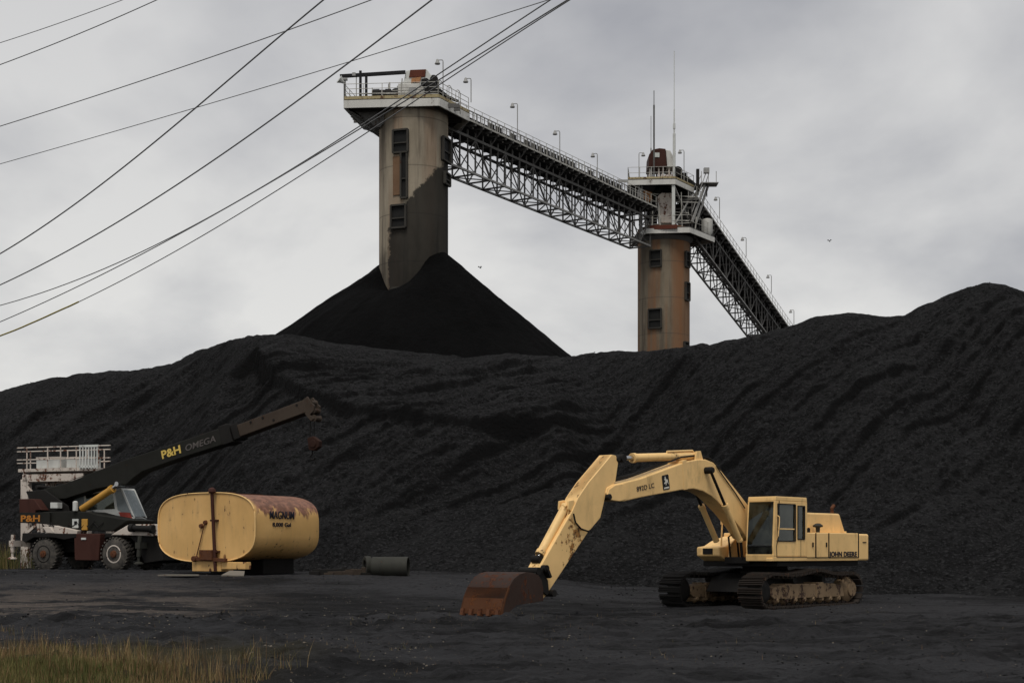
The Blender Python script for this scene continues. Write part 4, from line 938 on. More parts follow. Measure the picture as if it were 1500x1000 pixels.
# right hand side tanks and step (far front corner)
mb = MB(); xf = E(1040, 812, -.9)[0]; mb.prism([(.2, zb), (xf-.35, zb), (xf, zb+.15), (xf, zb+.42), (xf-.35, zb+.45), (.9, zb+.6), (.2, zh-.1)], -1.4, -.55); mb.build('fuel_tank', M['tan'], ex, .04)
mb = MB(); mb.tube((xf-.3,-.7,zb+.42),(xf-.35,-.7,zb+1.15),.025,8); mb.tube((xf-.35,-.7,zb+1.15),(xf-1.0,-.7,zb+1.15),.025,8); mb.tube((xf-1.0,-.7,zb+1.15),(xf-1.0,-.7,zb+.42),.025,8); mb.tube((xf-.3,-.7,zb+1.1),(xf-.3,-.7,zb+1.75),.02,8); mb.box(xf-.33,xf-.29,-.78,-.6,zb+1.45,zb+1.75)
mb.build('grab_rail', M['tan_worn'], ex)
mb = MB(); mb.box(xf-.02, xf+.03, -1.15, -.8, zb+.2, zb+.38); mb.build('work_lamp', M['dark'], ex, .01)
# cab: thin shell with openings
CX0, CX1, CY0, CY1 = xc0, xc1, .47, YL
def zz(py): return E(1150, py, YL)[1]
cabz0, cabz1 = zb+.0, zc_
cab = MB()
fb = CX1-.02; ft = CX1-.14      # raked front
cab.box(CX0, CX1-.02, CY0, CY1, cabz0, cabz0+.14)                       # floor
cab.prism([(CX0,cabz1-.13),(CX0+.03,cabz1),(ft+.02,cabz1),(ft+.05,cabz1-.13)], CY0, CY1)   # roof
post = .09
zf = zz(792)   # bottom of side glass
def xat(px): return E(px, 770, YL)[0]
x_door_f = xat(1139.5); x_dw0 = xat(1165); x_rw1 = xat(1168.5); x_rw0 = xat(1178.5)
def side_frame(y0, y1):
    zsg = zz(738)
    zb_ = cabz0+.14; zr_ = cabz1-.13
    cab.prism([(x_door_f, zb_), (CX1-.02, zb_), (CX1+.0, zz(800)), (ft+.05, zr_), (x_door_f+.02, zr_)], y0, y1)      # front post, swept
    cab.box(x_rw1, x_dw0, y0, y1, zb_, zr_); cab.box(CX0, x_rw0, y0, y1, zb_, zr_)
    cab.box(x_dw0, x_door_f+.001, y0, y1, zb_, zf); cab.box(x_rw0, x_rw1, y0, y1, zb_, zz(789))
    cab.box(x_dw0, x_door_f+.02, y0, y1, zsg, zr_); cab.box(x_rw0, x_rw1, y0, y1, zz(740), zr_)
    cab.box(x_dw0, x_door_f, y0+.01, y1-.01, zz(775.5), zz(773.5))
side_frame(CY1-.06, CY1)
side_frame(CY0, CY0+.06)
# rear wall of cab with window, front sill
cab.box(CX0, CX0+.05, CY0, CY1, cabz0, zf+.1); cab.box(CX0, CX0+.05, CY0, CY0+.1, cabz0, cabz1-.1); cab.box(CX0, CX0+.05, CY1-.1, CY1-.06, cabz0, cabz1-.1)
cab.prism([(CX1-.06,cabz0),(CX1,cabz0),(CX1+.03,cabz0+.2),(CX1-.03,cabz0+.2)], CY0, CY1)
cab.prism([(ft-.02,cabz1-.16),(ft+.05,cabz1-.16),(ft+.02,cabz1),(ft-.04,cabz1)], CY0+.03, CY1-.03)
cabo = cab.build('cab', M['tan'], ex, .018)
gl = MB(); gl.prism([(CX1-.02,cabz0+.2),(CX1,cabz0+.2),(CX1+.015,zz(800)),(ft+.04,cabz1-.14),(ft+.02,cabz1-.14),(CX1-.005,zz(800))], CY0+.055, CY1-.055); gl.build('windscreen', M['glass'], cabo)
gl = MB(); gl.bar((CX1+.02, CY0+.06, zz(799)), (CX1+.02, CY1-.06, zz(799)), .02, .025); gl.build('windscreen_divider', M['dark'], cabo)
gl = MB(); gl.box(x_dw0, x_door_f, CY1-.035, CY1-.025, zf, zz(738)); gl.build('door_window', M['glass'], cabo)
gl = MB(); gl.box(x_rw0, x_rw1, CY1-.035, CY1-.025, zz(789), zz(740)); gl.build('rear_side_window', M['glass'], cabo)
gl = MB(); gl.box(CX0+.1, x_door_f+.1, CY0+.025, CY0+.035, zf, zz(738)); gl.build('far_window', M['glass'], cabo)
gk = MB()
for (xa, xb, za, zb2) in ((x_dw0, x_door_f, zf, zz(738)), (x_rw0, x_rw1, zz(789), zz(740))):
    for p, q in (((xa,za),(xb,za)),((xb,za),(xb,zb2)),((xb,zb2),(xa,zb2)),((xa,zb2),(xa,za))): gk.bar((p[0],CY1+.002,p[1]), (q[0],CY1+.002,q[1]), .03, .03, up=(0,1,0))
gk.build('window_seal', M['black'], cabo)
sm = MB(); dl = x_door_f+.06
sm.path([(dl, CY1+.004, cabz0+.12), (dl+.02, CY1+.004, zz(800)), (dl-.12, CY1+.004, zz(775)), (dl-.12, CY1+.004, cabz1-.12)], .012, 5); sm.path([(CX0+.36, CY1+.003, cabz0+.12), (CX0+.36, CY1+.003, zz(790))], .008, 4)
sm.path([(CX0+.02, CY1+.003, cabz0+.12), (dl, CY1+.003, cabz0+.12)], .010, 4)
sm.build('door_seam', M['black'], cabo)
gr_ = MB(); hx = dl+.03; gr_.path([(hx, CY1+.01, zz(790)), (hx, CY1+.07, zz(785)), (hx-.06, CY1+.07, zz(765)), (hx-.06, CY1+.07, zz(757)), (hx-.06, CY1+.01, zz(755))], .016, 6); gr_.build('grab_handle', M['tan_worn'], cabo)
st_ = MB(); st_.box(.35, .85, .75, 1.2, zb+.15, zb+.6); st_.prism([(.3,zb+.6),(.42,zb+.6),(.30,zb+1.25),(.2,zb+1.25)], .78, 1.18); st_.build('seat', M['black'], cabo, .04)
st_ = MB(); st_.box(1.25, 1.5, .6, 1.3, zb+.14, zb+.75); st_.tube((1.3,.8,zb+.7),(1.2,.8,zb+1.0),.02); st_.tube((1.3,1.1,zb+.7),(1.2,1.1,zb+1.0),.02); st_.build('console', M['dark'], cabo, .02)
# lettering on the engine door
a = E(1215.5, 814.5, YL+.01); b = E(1256, 814.8, YL+.01)
text('lettering', 'JOHN DEERE', .21, M['ink'], ex, (a[0], YL+.012, a[1]), (-1,0,0), (0,0,1), .004, .006, abs(a[0]-b[0]))

# boom
BY = .26
def OL(pts, y): return [E(p[0], p[1], y) for p in pts]
boom_ol = OL([(888,722),(890,714),(899,709),(916,706),(940,700),(983,684),(1007,675.5),(1024,672.5),(1034,672.5),(1045,677),(1058,691),(1080,719),(1098,742),(1112,768),(1112,786),(1104,792),(1094,788),(1084,772),(1068,752),(1052,735),(1042,726),(1030,719),(1016,715.5),(1000,717),(975,721.5),(940,728),(914,734),(900,733),(891,730)], BY)
mb = MB(); mb.prism(boom_ol, -BY, BY); boom = mb.build('boom', M['tan'], ex, .025)
mb = MB(); # welded doubler where the boom narrows to the arm pin
mb.prism(OL([(889,727),(892,716),(901,710),(913,708),(917,712),(917,731),(908,734),(894,732)], BY+.02), -BY-.03, BY+.03); mb.build('boom_end_plate', M['tan'], boom, .015)
mb = MB(); mb.prism(OL([(1000,675),(1006,673),(1008,716),(1002,717)], BY+.01), -BY-.006, BY+.006); mb.build('boom_patch', M['tan_worn'], boom)
def pin(p, y0, y1, r, nm, par, mat='dark'):
    mb = MB(); mb.lathe((p[0], y0, p[1]), (0,1,0), [(0,r*.8),(.02,r),(y1-y0-.02,r),(y1-y0,r*.8)], 20); return mb.build(nm, M[mat], par, smooth=True)
pA = E(892.5, 727.5, .3); pin(pA, -.34, .34, .085, 'pin', boom)
def cyl(p, q, y, r, frac, par, mat='tan', rod='chrome', rr=.55):
    """hydraulic cylinder: barrel from q towards p, rod the rest"""
    p3 = Vector((p[0], y, p[1])); q3 = Vector((q[0], y, q[1])); m_ = q3.lerp(p3, frac)
    mb = MB(); mb.tube(q3, m_, r, 20); mb.tube(m_-(m_-q3).normalized()*.12, m_, r*1.18, 20); mb.tube(q3, q3.lerp(m_, .05), r*1.1, 20)
    o = mb.build('hydraulic_cylinder', M[mat], par, smooth=True)
    mb = MB(); mb.tube(m_, p3, r*rr, 16); mb.build('rod', M[rod], o, smooth=True)
    mb = MB(); mb.lathe(p3-Vector((0,r*1.2,0)), (0,1,0), [(0,r*.95),(r*2.4,r*.95)], 16); mb.build('rod_eye', M['dark'], o, smooth=True)
    return o
# twin boom lift cylinders, one each side
p = E(1040.5, 688.5, .42); q = E(1084, 792, .42)
cyl(p, q, .42, .085, .52, ex, 'tan_worn', 'dark', .5); cyl(p, q, -.42, .085, .52, ex, 'tan_worn', 'dark', .5)
pin(p, -.5, .5, .10, 'pin', boom)
# arm cylinder on top of the boom
a = E(909, 671, 0); b = E(1016, 667.5, 0); cyl(a, b, 0, .115, .85, ex, 'tan')
mb = MB(); x, z = b; mb.prism([(x+.25,z-.5),(x+.12,z+.12),(x-.08,z+.14),(x-.35,z-.45)], -.2, -.14); mb.prism([(x+.25,z-.5),(x+.12,z+.12),(x-.08,z+.14),(x-.35,z-.45)], .14, .2); mb.build('cylinder_lug', M['tan_worn'], boom, .01)
mb = MB(); c0 = E(975, 664, 0); c1 = E(1012, 661.5, 0); mb.path([(c0[0],.05,c0[1]-.05),(c0[0],.05,c0[1]+.05),(c1[0],.05,c1[1]+.03),(c1[0]-.2,.05,c1[1]-.1),(c1[0]-.4,.02,c1[1]-.35)], .03, 8)
mb.path([(c1[0]+.2,-.08,c1[1]-.0),(c1[0]-.15,-.08,c1[1]-.0),(c1[0]-.35,-.08,c1[1]-.2)], .025, 8); mb.build('hydraulic_pipe', M['tan_worn'], ex, smooth=True)
# hoses along the boom back
mb = MB()
for y, dz in ((.12, .05), (.02, .07), (-.1, .05)):
    pts = OL([(905,703),(940,695),(983,678),(1004,670),(1026,667.5),(1046,672),(1061,688),(1082,715),(1096,733)], BY); mb.path([(x, y, z+dz-.03) for x, z in pts], .025, 7)
mb.build('boom_hose', M['dark'], boom, smooth=True)
mb = MB(); pts = OL([(1048,682),(1058,697),(1076,722),(1090,744)], BY); mb.path([(x, BY+.03, z) for x, z in pts], .018, 6); mb.build('side_pipe', M['dark'], boom, smooth=True)
# lettering and emblem on the boom side
a = E(933, 719.5, BY+.01); b = E(958.5, 713.5, BY+.01)
dx = Vector((b[0]-a[0], 0, b[1]-a[1])); upv = Vector((0,1,0)).cross(dx)*-1 if False else None
xd_ = dx.normalized(); yd_ = Vector((xd_.z, 0, -xd_.x)); yd_ = yd_ if yd_.z > 0 else -yd_
text('lettering', '892D LC', .185, M['ink'], boom, (a[0], BY+.008, a[1]), xd_, yd_, .004, .0, dx.length)
c = E(975, 706, BY); s_ = .185
def quad(cx, cz, pts, sc): return [(cx+xd_.x*u*sc+yd_.x*v*sc, cz+xd_.z*u*sc+yd_.z*v*sc) for u, v in pts]
mb = MB(); sq = [(-.85,-1),(.85,-1),(1,-.85),(1,.85),(.85,1),(-.85,1),(-1,.85),(-1,-.85)]; mb.prism(quad(c[0], c[1], [(u*.82, v*1.12) for u, v in sq], s_), BY+.001, BY+.012); mb.build('emblem_plate', M['black'], boom)
mb = MB()
deer = [(-.50,.05),(-.28,.30),(-.05,.22),(.02,.55),(.12,.75),(.16,.5),(.30,.62),(.22,.38),(.42,.28),(.24,.20),(.18,-.02),(.50,-.16),(.46,-.28),(.10,-.22),(.16,-.48),(.02,-.45),(-.08,-.18),(-.30,-.10),(-.52,-.42),(-.58,-.30),(-.42,-.02)]
mb.prism(quad(c[0], c[1]+.02, [(-u*1.0, v*1.15) for u, v in deer], s_), BY+.013, BY+.02)
mb.prism(quad(c[0], c[1], [(-.62,-.95),(.62,-.95),(.62,-.72),(-.62,-.72)], s_), BY+.013, BY+.02)
mb.build('emblem', M['logowhite'], boom)
# arm
AY = .21
arm_ol = OL([(896,665.5),(902,667),(905,678),(901,706),(887,722),(884,737),(879,758),(863,777),(800,872),(795,877),(790,873),(788.5,835),(800,815),(837,750),(847,728),(862,706)], AY)
mb = MB(); mb.prism(arm_ol, -AY, AY); arm = mb.build('arm', M['tan_rusty'], ex, .02)
M['tan_arm'] = painted('tan_arm_paint', TAN, .1, .5, .3)
mb = MB(); mb.prism(OL([(896,665.5),(902,667),(905,678),(901,706),(887,722),(884,737),(879,758),(863,777),(852,776),(840,765),(836,752),(847,728),(862,706)], AY), -AY-.012, AY+.012); mb.build('arm_cheek_plate', M['tan_arm'], arm, .012)
pin(E(905, 672, AY), -.26, .26, .075, 'pin', arm); 
mb = MB(); pts = OL([(838,752),(841,765),(849,774),(860,778),(872,770),(881,755),(885,738)], AY); mb.path([(x, AY+.05, z) for x, z in pts], .022, 7); mb.build('arm_hose', M['dark'], arm, smooth=True)
# bucket cylinder along the front of the arm
a = E(789, 821, 0); b = E(832, 744, 0); 
fx = Vector((b[0]-a[0], b[1]-a[1])).normalized(); off = Vector((-fx.y, fx.x)); off = off if off.x > 0 else -off
a = (a[0]+off.x*.06, a[1]+off.y*.06); b = (b[0]+off.x*.10, b[1]+off.y*.10)
cyl(a, b, 0, .115, .92, ex, 'tan')
mb = MB(); mb.prism([(b[0]-.1,b[1]+.15),(b[0]+.1,b[1]+.12),(b[0]+.12,b[1]-.1),(b[0]-.25,b[1]-.25)], -.19, -.13); mb.prism([(b[0]-.1,b[1]+.15),(b[0]+.1,b[1]+.12),(b[0]+.12,b[1]-.1),(b[0]-.25,b[1]-.25)], .13, .19); mb.build('cylinder_lug', M['tan_worn'], arm, .01)
mb = MB(); x, z = b; mb.path([(x+.02,.1,z+.02),(x+.22,.12,z-.03)], .02, 6); mb.path([(x-.05,.14,z+.1),(x+.05,.16,z+.02),(x+.1,.14,z-.25),(x+.45,.14,z-.75)], .015, 6); mb.build('bucket_cylinder_hose', M['tan_worn'], arm)
# linkage
pB = E(797, 868, 0); pL = E(786, 832, 0); pK = E(777, 836, 0)
mb = MB()
for y in (-.3, .3):
    mb.bar((pL[0], y, pL[1]), (E(791,845,0)[0], y, E(791,845,0)[1]), .07, .18, up=(0,1,0)); mb.bar((pL[0], y*.7, pL[1]), (pK[0]+.05, y*.7, pK[1]-.05), .07, .2, up=(0,1,0))
mb.tube((pL[0],-.36,pL[1]), (pL[0],.36,pL[1]), .09, 16); mb.tube((pK[0]+.02,-.32,pK[1]), (pK[0]+.02,.32,pK[1]), .10, 16); mb.tube((pB[0],-.36,pB[1]), (pB[0],.36,pB[1]), .09, 16)
mb.build('bucket_linkage', M['dark'], ex)
# bucket
M['bkt'] = painted('rusted_bucket_steel', (.040, .025, .020), .72, .75, .8, 1.3, (.085, .034, .018))
WY = .70
oc = OL([(734,900),(735.5,891),(739,876),(745,860),(753,847),(762,840),(771,837.5),(781,838.5),(789,842),(794,850),(796,862)], WY)
inn = OL([(796,880),(757,886),(743,899)], WY)
mb = MB()
for s in (-1, 1):
    y0, y1 = (s*WY, s*(WY-.035)) if s > 0 else (s*(WY-.035), s*WY); mb.prism(oc+inn, min(y0,y1), max(y0,y1))
mb.build('side_plate', M['bkt'], ex, .008)
M['bkt_lip'] = painted('orange_rust_lip', (.075, .030, .013), .75, .8, .8, 1.6, (.12, .045, .016))
def strip(pts, y0, y1, th):
    """curved plate following pts"""
    n = len(pts); P = [Vector((p[0], 0, p[1])) for p in pts]; V = []; cen = sum(P, Vector())/n
    for i, p_ in enumerate(P):
        d_ = (P[min(i+1,n-1)]-P[max(i-1,0)]).normalized(); nn = Vector((d_.z,0,-d_.x)); 
        if nn.dot(cen-p_) < 0: nn = -nn
        V += [(p_.x,y0,p_.z),(p_.x,y1,p_.z),(p_.x+nn.x*th,y1,p_.z+nn.z*th),(p_.x+nn.x*th,y0,p_.z+nn.z*th)]
    Fc = [(0,1,2,3),(4*n-1,4*n-2,4*n-3,4*n-4)]
    for i in range(n-1):
        for k in range(4): Fc.append((4*i+k, 4*i+(k+1)%4, 4*i+4+(k+1)%4, 4*i+4+k))
    return V, Fc
V, Fc = strip(oc[2:], -WY+.03, WY-.03, .04); mb = MB(); mb.add(V, Fc); mb.build('bucket_shell', M['bkt'], ex, smooth=True)
V, Fc = strip(oc[:3]+[oc[3]], -WY-.01, WY+.01, .06); V2 = [(v[0], v[1], v[2]) for v in V]; mb = MB(); mb.add(V2, Fc); mb.build('bucket_lip', M['bkt_lip'], ex, .006)
for i in range(5):
    y = -WY+.1+i*(2*WY-.2)/4; t0 = Vector((oc[0][0], y, oc[0][1])); dn = Vector((oc[0][0]-oc[1][0], 0, oc[0][1]-oc[1][1])).normalized()
    mb = MB(); mb.bar(t0-dn*.12, t0+dn*.05, .13, .10, up=(0,1,0)); mb.add([tuple(t0+dn*.06+Vector(o_)) for o_ in ((-.04,-.055,0),(.04,-.055,0),(.04,.055,0),(-.04,.055,0))]+[tuple(t0+dn*.19+Vector(o_)) for o_ in ((-.01,-.035,0),(.01,-.035,0),(.01,.035,0),(-.01,.035,0))], [(0,1,2,3),(7,6,5,4),(0,4,5,1),(1,5,6,2),(2,6,7,3),(3,7,4,0)])
    mb.build('tooth', M['rusty'], ex)
mb = MB()
for y in (-.3,.3): mb.prism([(pK[0]+.25,pK[1]-.25),(pK[0]+.05,pK[1]+.06),(pK[0]-.12,pK[1]+.02),(pL[0]-.12,pL[1]-.3),(pB[0]+.12,pB[1]+.02),(pB[0]+.2,pB[1]-.06)], y*.85-.03, y*.85+.03)
mb.build('bucket_ear', M['dark'], ex, .01)
mb = MB(); zz0 = zb+.1
for k, (x, y) in enumerate(((1.2,.3),(1.35,.1),(1.1,-.2),(1.4,-.3),(1.5,.2),(1.25,0))):
    mb.path([(x,y,1.45),(x+.18,y+.05,1.95+.05*k),(x+.05,y*.6,2.2),(x-.3,y*.5,2.05)], .03, 6)
mb.build('swivel_hose', M['dark'], ex)
mb = MB(); mb.prism([(.35,1.35),(1.45,1.35),(1.3,1.9),(.9,2.15),(.4,2.1)], -.40, -.34); mb.prism([(.35,1.35),(1.45,1.35),(1.3,1.9),(.9,2.15),(.4,2.1)], .34, .40); mb.build('boom_foot_bracket', M['tan_worn'], ex, .02)

# ------------------------------------------------------------ mobile crane
g0 = gz(0, 64.5); CR = Frame((118-750)/FPX*64.5, 64.5, .885, math.cos(R(25)), -math.sin(R(25)))
cr = root('mobile_crane', CR, label='old dark mobile crane with raised boom parked left of the yellow tank', cat='crane')
C = CR.xz; YN = -1.2
def z4(x, y): return (10+x*.21, 640+y*.21)
def z3(x, y): return (x*.32, 570+y*.32)
def CO(pts, y, f=z4): return [C(*f(*p), y) for p in pts]
def wheel(pc, y, near, whiterim):
    sg = -1 if near else 1
    w_ = empty('wheel', (0,0,0)); w_.parent = cr
    r = pc[1]+.0 if pc[1] > .5 else .68; r = .68
    mb = MB(); ax = (0, sg, 0)
    mb.lathe((pc[0], y-sg*.25, pc[1]), ax, [(0,.36),(.02,.55),(.06,.64),(.12,.67),(.38,.67),(.44,.64),(.48,.55),(.50,.36)], 40)
    for k in range(26):
        a_ = 2*math.pi*k/26; c_ = Vector((math.cos(a_), 0, math.sin(a_)))*.68+Vector((pc[0], 0, pc[1])); t_ = Vector((-math.sin(a_), 0, math.cos(a_)))
        mb.bar(c_+Vector((0,y+sg*.24,0))-t_*.04, c_+Vector((0,y,0))+t_*.06, .07, .05, up=tuple((c_-Vector((pc[0],0,pc[1]))).normalized())); mb.bar(c_+Vector((0,y-sg*.24,0))+t_*.1, c_+Vector((0,y,0))-t_*.0, .07, .05, up=tuple((c_-Vector((pc[0],0,pc[1]))).normalized()))
    mb.build('tyre', M['tyre'], w_, smooth=True)
    mb = MB(); mb.lathe((pc[0], y+sg*.16, pc[1]), ax, [(0,.33),(.09,.375),(.10,.33),(.05,.30),(.02,.24)], 32); mb.build('rim', M['rustwhite'] if whiterim else M['dark'], w_, smooth=True)
    mb = MB(); mb.lathe((pc[0], y+sg*.17, pc[1]), ax, [(0,.24),(.05,.23),(.06,.16),(.14,.14),(.16,.06)], 24)
    for k in range(8): a_ = k*math.pi/4; mb.tube((pc[0]+.19*math.cos(a_), y+sg*.2, pc[1]+.19*math.sin(a_)), (pc[0]+.19*math.cos(a_), y+sg*.25, pc[1]+.19*math.sin(a_)), .02, 6)
    mb.build('hub', M['rusty'], w_, smooth=True)
wc1 = C(67.2, 809.7, -1.15); wc2 = C(170, 816, -1.15); zc0 = (wc1[1]+wc2[1])/2
for wc, wr in ((wc1, False), (wc2, True)):
    wheel((wc[0], .68), -1.05, True, wr); wheel((wc[0], .68), 1.05, False, wr)
dz = .68-zc0   # heights are read from the photo; the crane sits on its tyres
mb = MB(); x0 = C(*z4(110,690), -1)[0]; x1 = C(*z4(1090,690), -1)[0]
mb.box(x0, x1, -.55, .55, .75, 1.25); mb.box(wc1[0]-.15, wc1[0]+.15, -.9, .9, .55, .8); mb.box(wc2[0]-.15, wc2[0]+.15, -.9, .9, .55, .8)
mb.prism(CO([(110,668),(485,672),(485,700),(400,715),(330,700),(190,700),(130,735),(105,720)], -1.3), -1.32, 1.3)
mb.prism(CO([(610,668),(1060,690),(1075,720),(1090,860),(960,880),(905,740),(860,700),(700,700),(650,730),(620,700)], -1.0), -1.02, 1.0)
mb.build('chassis', M['dark'], cr, .03)
mb = MB(); mb.prism(CO([(470,672),(655,672),(640,860),(475,858)], -1.28), -1.30, -.4); mb.build('battery_box', M['maroon'], cr, .03)
mb = MB(); mb.prism(CO([(520,700),(552,700),(552,714),(520,714)], -1.31), -1.33, -1.30); mb.build('data_plate', M['white'], cr)
mb = MB(); mb.prism(CO([(725,682),(850,608),(1075,606),(1075,690)], -1.15), -1.17, 1.1); mb.build('front_deck', M['rustwhite'], cr, .03)
mb = MB(); a = C(*z4(865,632), -1.25); b = C(*z4(1030,640), -1.25); mb.tube((a[0],-1.3,a[1]), (b[0],-1.3,b[1]), .13, 14); mb.tube((a[0]-.0,-1.3,a[1]), (a[0]+.2,-1.3,a[1]), .17, 14); mb.tube((b[0]-.15,-1.3,b[1]), (b[0],-1.3,b[1]), .18, 14); mb.build('air_tank', M['dark'], cr, smooth=True)
mb = MB(); mb.prism(CO([(335,615),(500,650),(490,688),(330,670)], -1.15), -1.2, -.6); mb.prism(CO([(250,625),(300,625),(340,668),(280,668)], -1.15), -1.18, -.8); mb.build('fender', M['rustwhite'], cr, .02)
for (a, b) in (((50,680),(45,850)), ((935,690),(925,885))):
    p = C(*z4(*a), -1.35); q = C(*z4(*b), -1.35)
    mb = MB(); mb.tube((p[0],-1.4,p[1]), (q[0],-1.4,q[1]+.3), .09, 12); mb.tube((q[0],-1.4,q[1]+.35), (q[0],-1.4,q[1]+.1), .055, 10); mb.lathe((q[0],-1.4,q[1]), (0,0,1), [(0,.2),(.04,.2),(.1,.08)], 14); mb.box(min(p[0],q[0])-.1, min(p[0],q[0])+.14, -1.5, .0, p[1]-.5, p[1]-.25)
    mb.build('outrigger', M['rustwhite'] if a[0] < 100 else M['drab'], cr, smooth=True)
# superstructure
mb = MB(); mb.prism(CO([(200,500),(250,520),(460,515),(560,520),(640,542),(850,578),(740,655),(500,652),(440,640),(330,612),(200,600)], -.95), -.97, .9); mb.build('superstructure', M['olive'], cr, .03)
mb = MB(); mb.prism(CO([(88,430),(190,430),(245,508),(200,512),(200,598),(88,597)], -1.05), -1.07, 1.0); mb.build('counterweight', M['maroon'], cr, .03)
mb = MB(); mb.prism(CO([(88,525),(300,525),(300,608),(205,598),(88,597)], -1.07), -1.09, -1.0); mb.build('counterweight_plate', M['olive'], cr, .01)
a = C(*z4(95,588), -1.1); text('lettering', 'P&H', .38, M['orange'], cr, (a[0], -1.1, a[1]), (1,0,0), (0,0,1), .006, .010, 1.05)
mb = MB(); mb.lathe((C(*z4(560,660), 0)[0], 0, 1.2), (0,0,1), [(0,.85),(.35,.85)], 32); mb.build('turntable', M['dark'], cr, smooth=True)
mb = MB(); mb.prism(CO([(180,380),(310,370),(470,480),(480,520),(250,520),(205,440)], -.2), -.62, -.52); mb.prism(CO([(180,380),(310,370),(470,480),(480,520),(250,520),(205,440)], -.2), .42, .52)
for q in CO([(240,350),(250,480),(330,440),(290,400)], -.3): mb.tube((q[0],-.6,q[1]), (q[0],.6,q[1]), .09, 10)
mb.build('boom_bracket', M['dark'], cr, .02)
mb = MB(); mb.prism(CO([(305,455),(355,455),(355,495),(305,495)], -.98), -1.0, -.7); mb.build('white_box', M['white'], cr, .01)
mb = MB(); a = C(*z4(478,515), -1.0); b = C(*z4(478,445), -1.0); mb.lathe((a[0],-1.0,a[1]), (0,0,1), [(0,.09),(.02,.11),(b[1]-a[1]-.04,.11),(b[1]-a[1],.05)], 14); mb.build('canister', M['white'], cr, smooth=True)
mb = MB(); mb.prism(CO([(458,570),(500,570),(500,632),(458,632)], -1.0), -1.02, -.97); mb.build('notice_panel', M['white'], cr, .005)
mb = MB(); mb.prism(CO([(470,585),(488,585),(488,610),(470,610)], -1.03), -1.035, -1.02); mb.build('notice_mark', M['black'], cr)
mb = MB(); mb.prism(CO([(523,570),(563,570),(563,648),(523,648)], -1.0), -1.03, -.8); mb.build('yellow_bracket', M['ochre'], cr, .02)
# operator cab
mb = MB(); cabp = [(530,405),(560,385),(745,362),(800,360),(895,572),(640,540),(540,515)]
def pan(pts, y0, y1, mat, nm, par, bev=.01, ):
    m_ = MB(); m_.prism(CO(pts, YC), y0, y1); return m_.build(nm, mat, par, bev)
YC = .25
mb.prism(CO([(530,385),(800,355),(806,368),(536,402)], YC), .23, 1.10); mb.prism(CO([(600,508),(760,500),(790,520),(895,572),(640,545)], YC), .23, 1.10)
mb.prism(CO([(738,372),(752,372),(775,515),(755,510)], YC), .23, .31); mb.prism(CO([(530,400),(548,400),(552,515),(535,515)], YC), .23, 1.10); mb.prism(CO([(792,362),(806,362),(890,560),(872,540)], YC), .23, .31); mb.prism(CO([(792,362),(806,362),(890,560),(872,540)], YC), 1.02, 1.10)
mb.prism(CO([(625,545),(755,500),(780,525),(890,560),(893,572)], YC), .22, .25)
ccab = mb.build('operator_cab', M['white'], cr, .015)
pan([(752,372),(794,364),(872,535),(775,520)], .25, .28, M['glass_grey'], 'cab_window', ccab, 0)
pan([(548,400),(738,374),(755,505),(560,510)], .25, .28, M['glass'], 'cab_window', ccab, 0)
pan([(798,366),(804,366),(886,550),(878,548)], .31, 1.02, M['glass_grey'], 'windscreen', ccab, 0)
pan([(785,522),(862,526),(880,568),(800,560)], .20, .22, M['redwhite'] if 'redwhite' in M else painted('red_flaked_paint', (.30, .05, .035), .3, .7, .6, 6, (.4, .36, .33)), 'hazard_patch', ccab, 0)
m_ = MB(); m_.prism(CO([(460,400),(535,395),(535,480),(490,490)], .2), .2, .3); m_.build('rear_glass_panel', M['glass_grey'], ccab)
# boom
YB = -.38
def C3(p, y=YB): return C(*z3(*p), y)
mb = MB(); mb.prism([C3(p) for p in ((165,470),(200,455),(300,430),(570,322),(740,268),(1010,176),(1028,250),(800,322),(650,376),(610,405),(575,438),(525,440),(440,455),(300,500),(240,505),(180,495))], YB, YB+.62); cb_ = mb.build('boom', M['olive'], cr, .03)
mb = MB(); mb.prism([C3(p) for p in ((1000,170),(1045,158),(1068,240),(1022,256))], YB-.05, YB+.67); mb.prism([C3(p) for p in ((1052,165),(1080,155),(1098,222),(1072,232))], YB-.02, YB+.64); mb.prism([C3(p) for p in ((1015,160),(1030,155),(1036,176),(1020,182))], YB+.1, YB+.5); mb.build('boom_collar', M['dark'], cb_, .02)
mb = MB(); mb.prism([C3(p) for p in ((1075,165),(1385,48),(1400,104),(1090,218))], YB+.04, YB+.58); ts = mb.build('boom_extension', M['boomtip'], cb_, .025)
mb = MB()
for p in ((1145,150),(1200,130),(1250,140),(1356,72)):
    x, z = C3(p); MB().tube((x,YB+.02,z), (x,YB+.05,z), .05, 10).build('boom_bolt', M['dark'], ts)
mb = MB(); mb.prism([C3(p) for p in ((1380,50),(1402,32),(1418,58),(1436,74),(1432,98),(1414,116),(1434,132),(1420,146),(1392,112))], YB+.05, YB+.15); mb.prism([C3(p) for p in ((1380,50),(1402,32),(1418,58),(1436,74),(1432,98),(1414,116),(1434,132),(1420,146),(1392,112))], YB+.45, YB+.55)
for p in ((1412,60),(1430,130),(1425,95)):
    x, z = C3(p); mb.lathe((x, YB+.1, z), (0,1,0), [(0,.14),(.05,.10),(.35,.10),(.4,.14)], 18)
mb.build('boom_head', M['boomtip'], cb_, .01)
mb = MB(); x, z = C3((1408,90)); x2, z2 = C3((1405,225)); mb.tube((x,YB+.22,z), (x2,YB+.22,z2), .022, 6); mb.tube((x+.1,YB+.34,z), (x2+.12,YB+.34,z2), .022, 6); mb.path([(x,YB+.22,z+.2),(C3((1010,165))[0],YB+.3,C3((1010,165))[1]),(C3((300,415))[0],YB+.3,C3((300,415))[1])], .012, 5); mb.build('hoist_rope', M['dark'], cr)
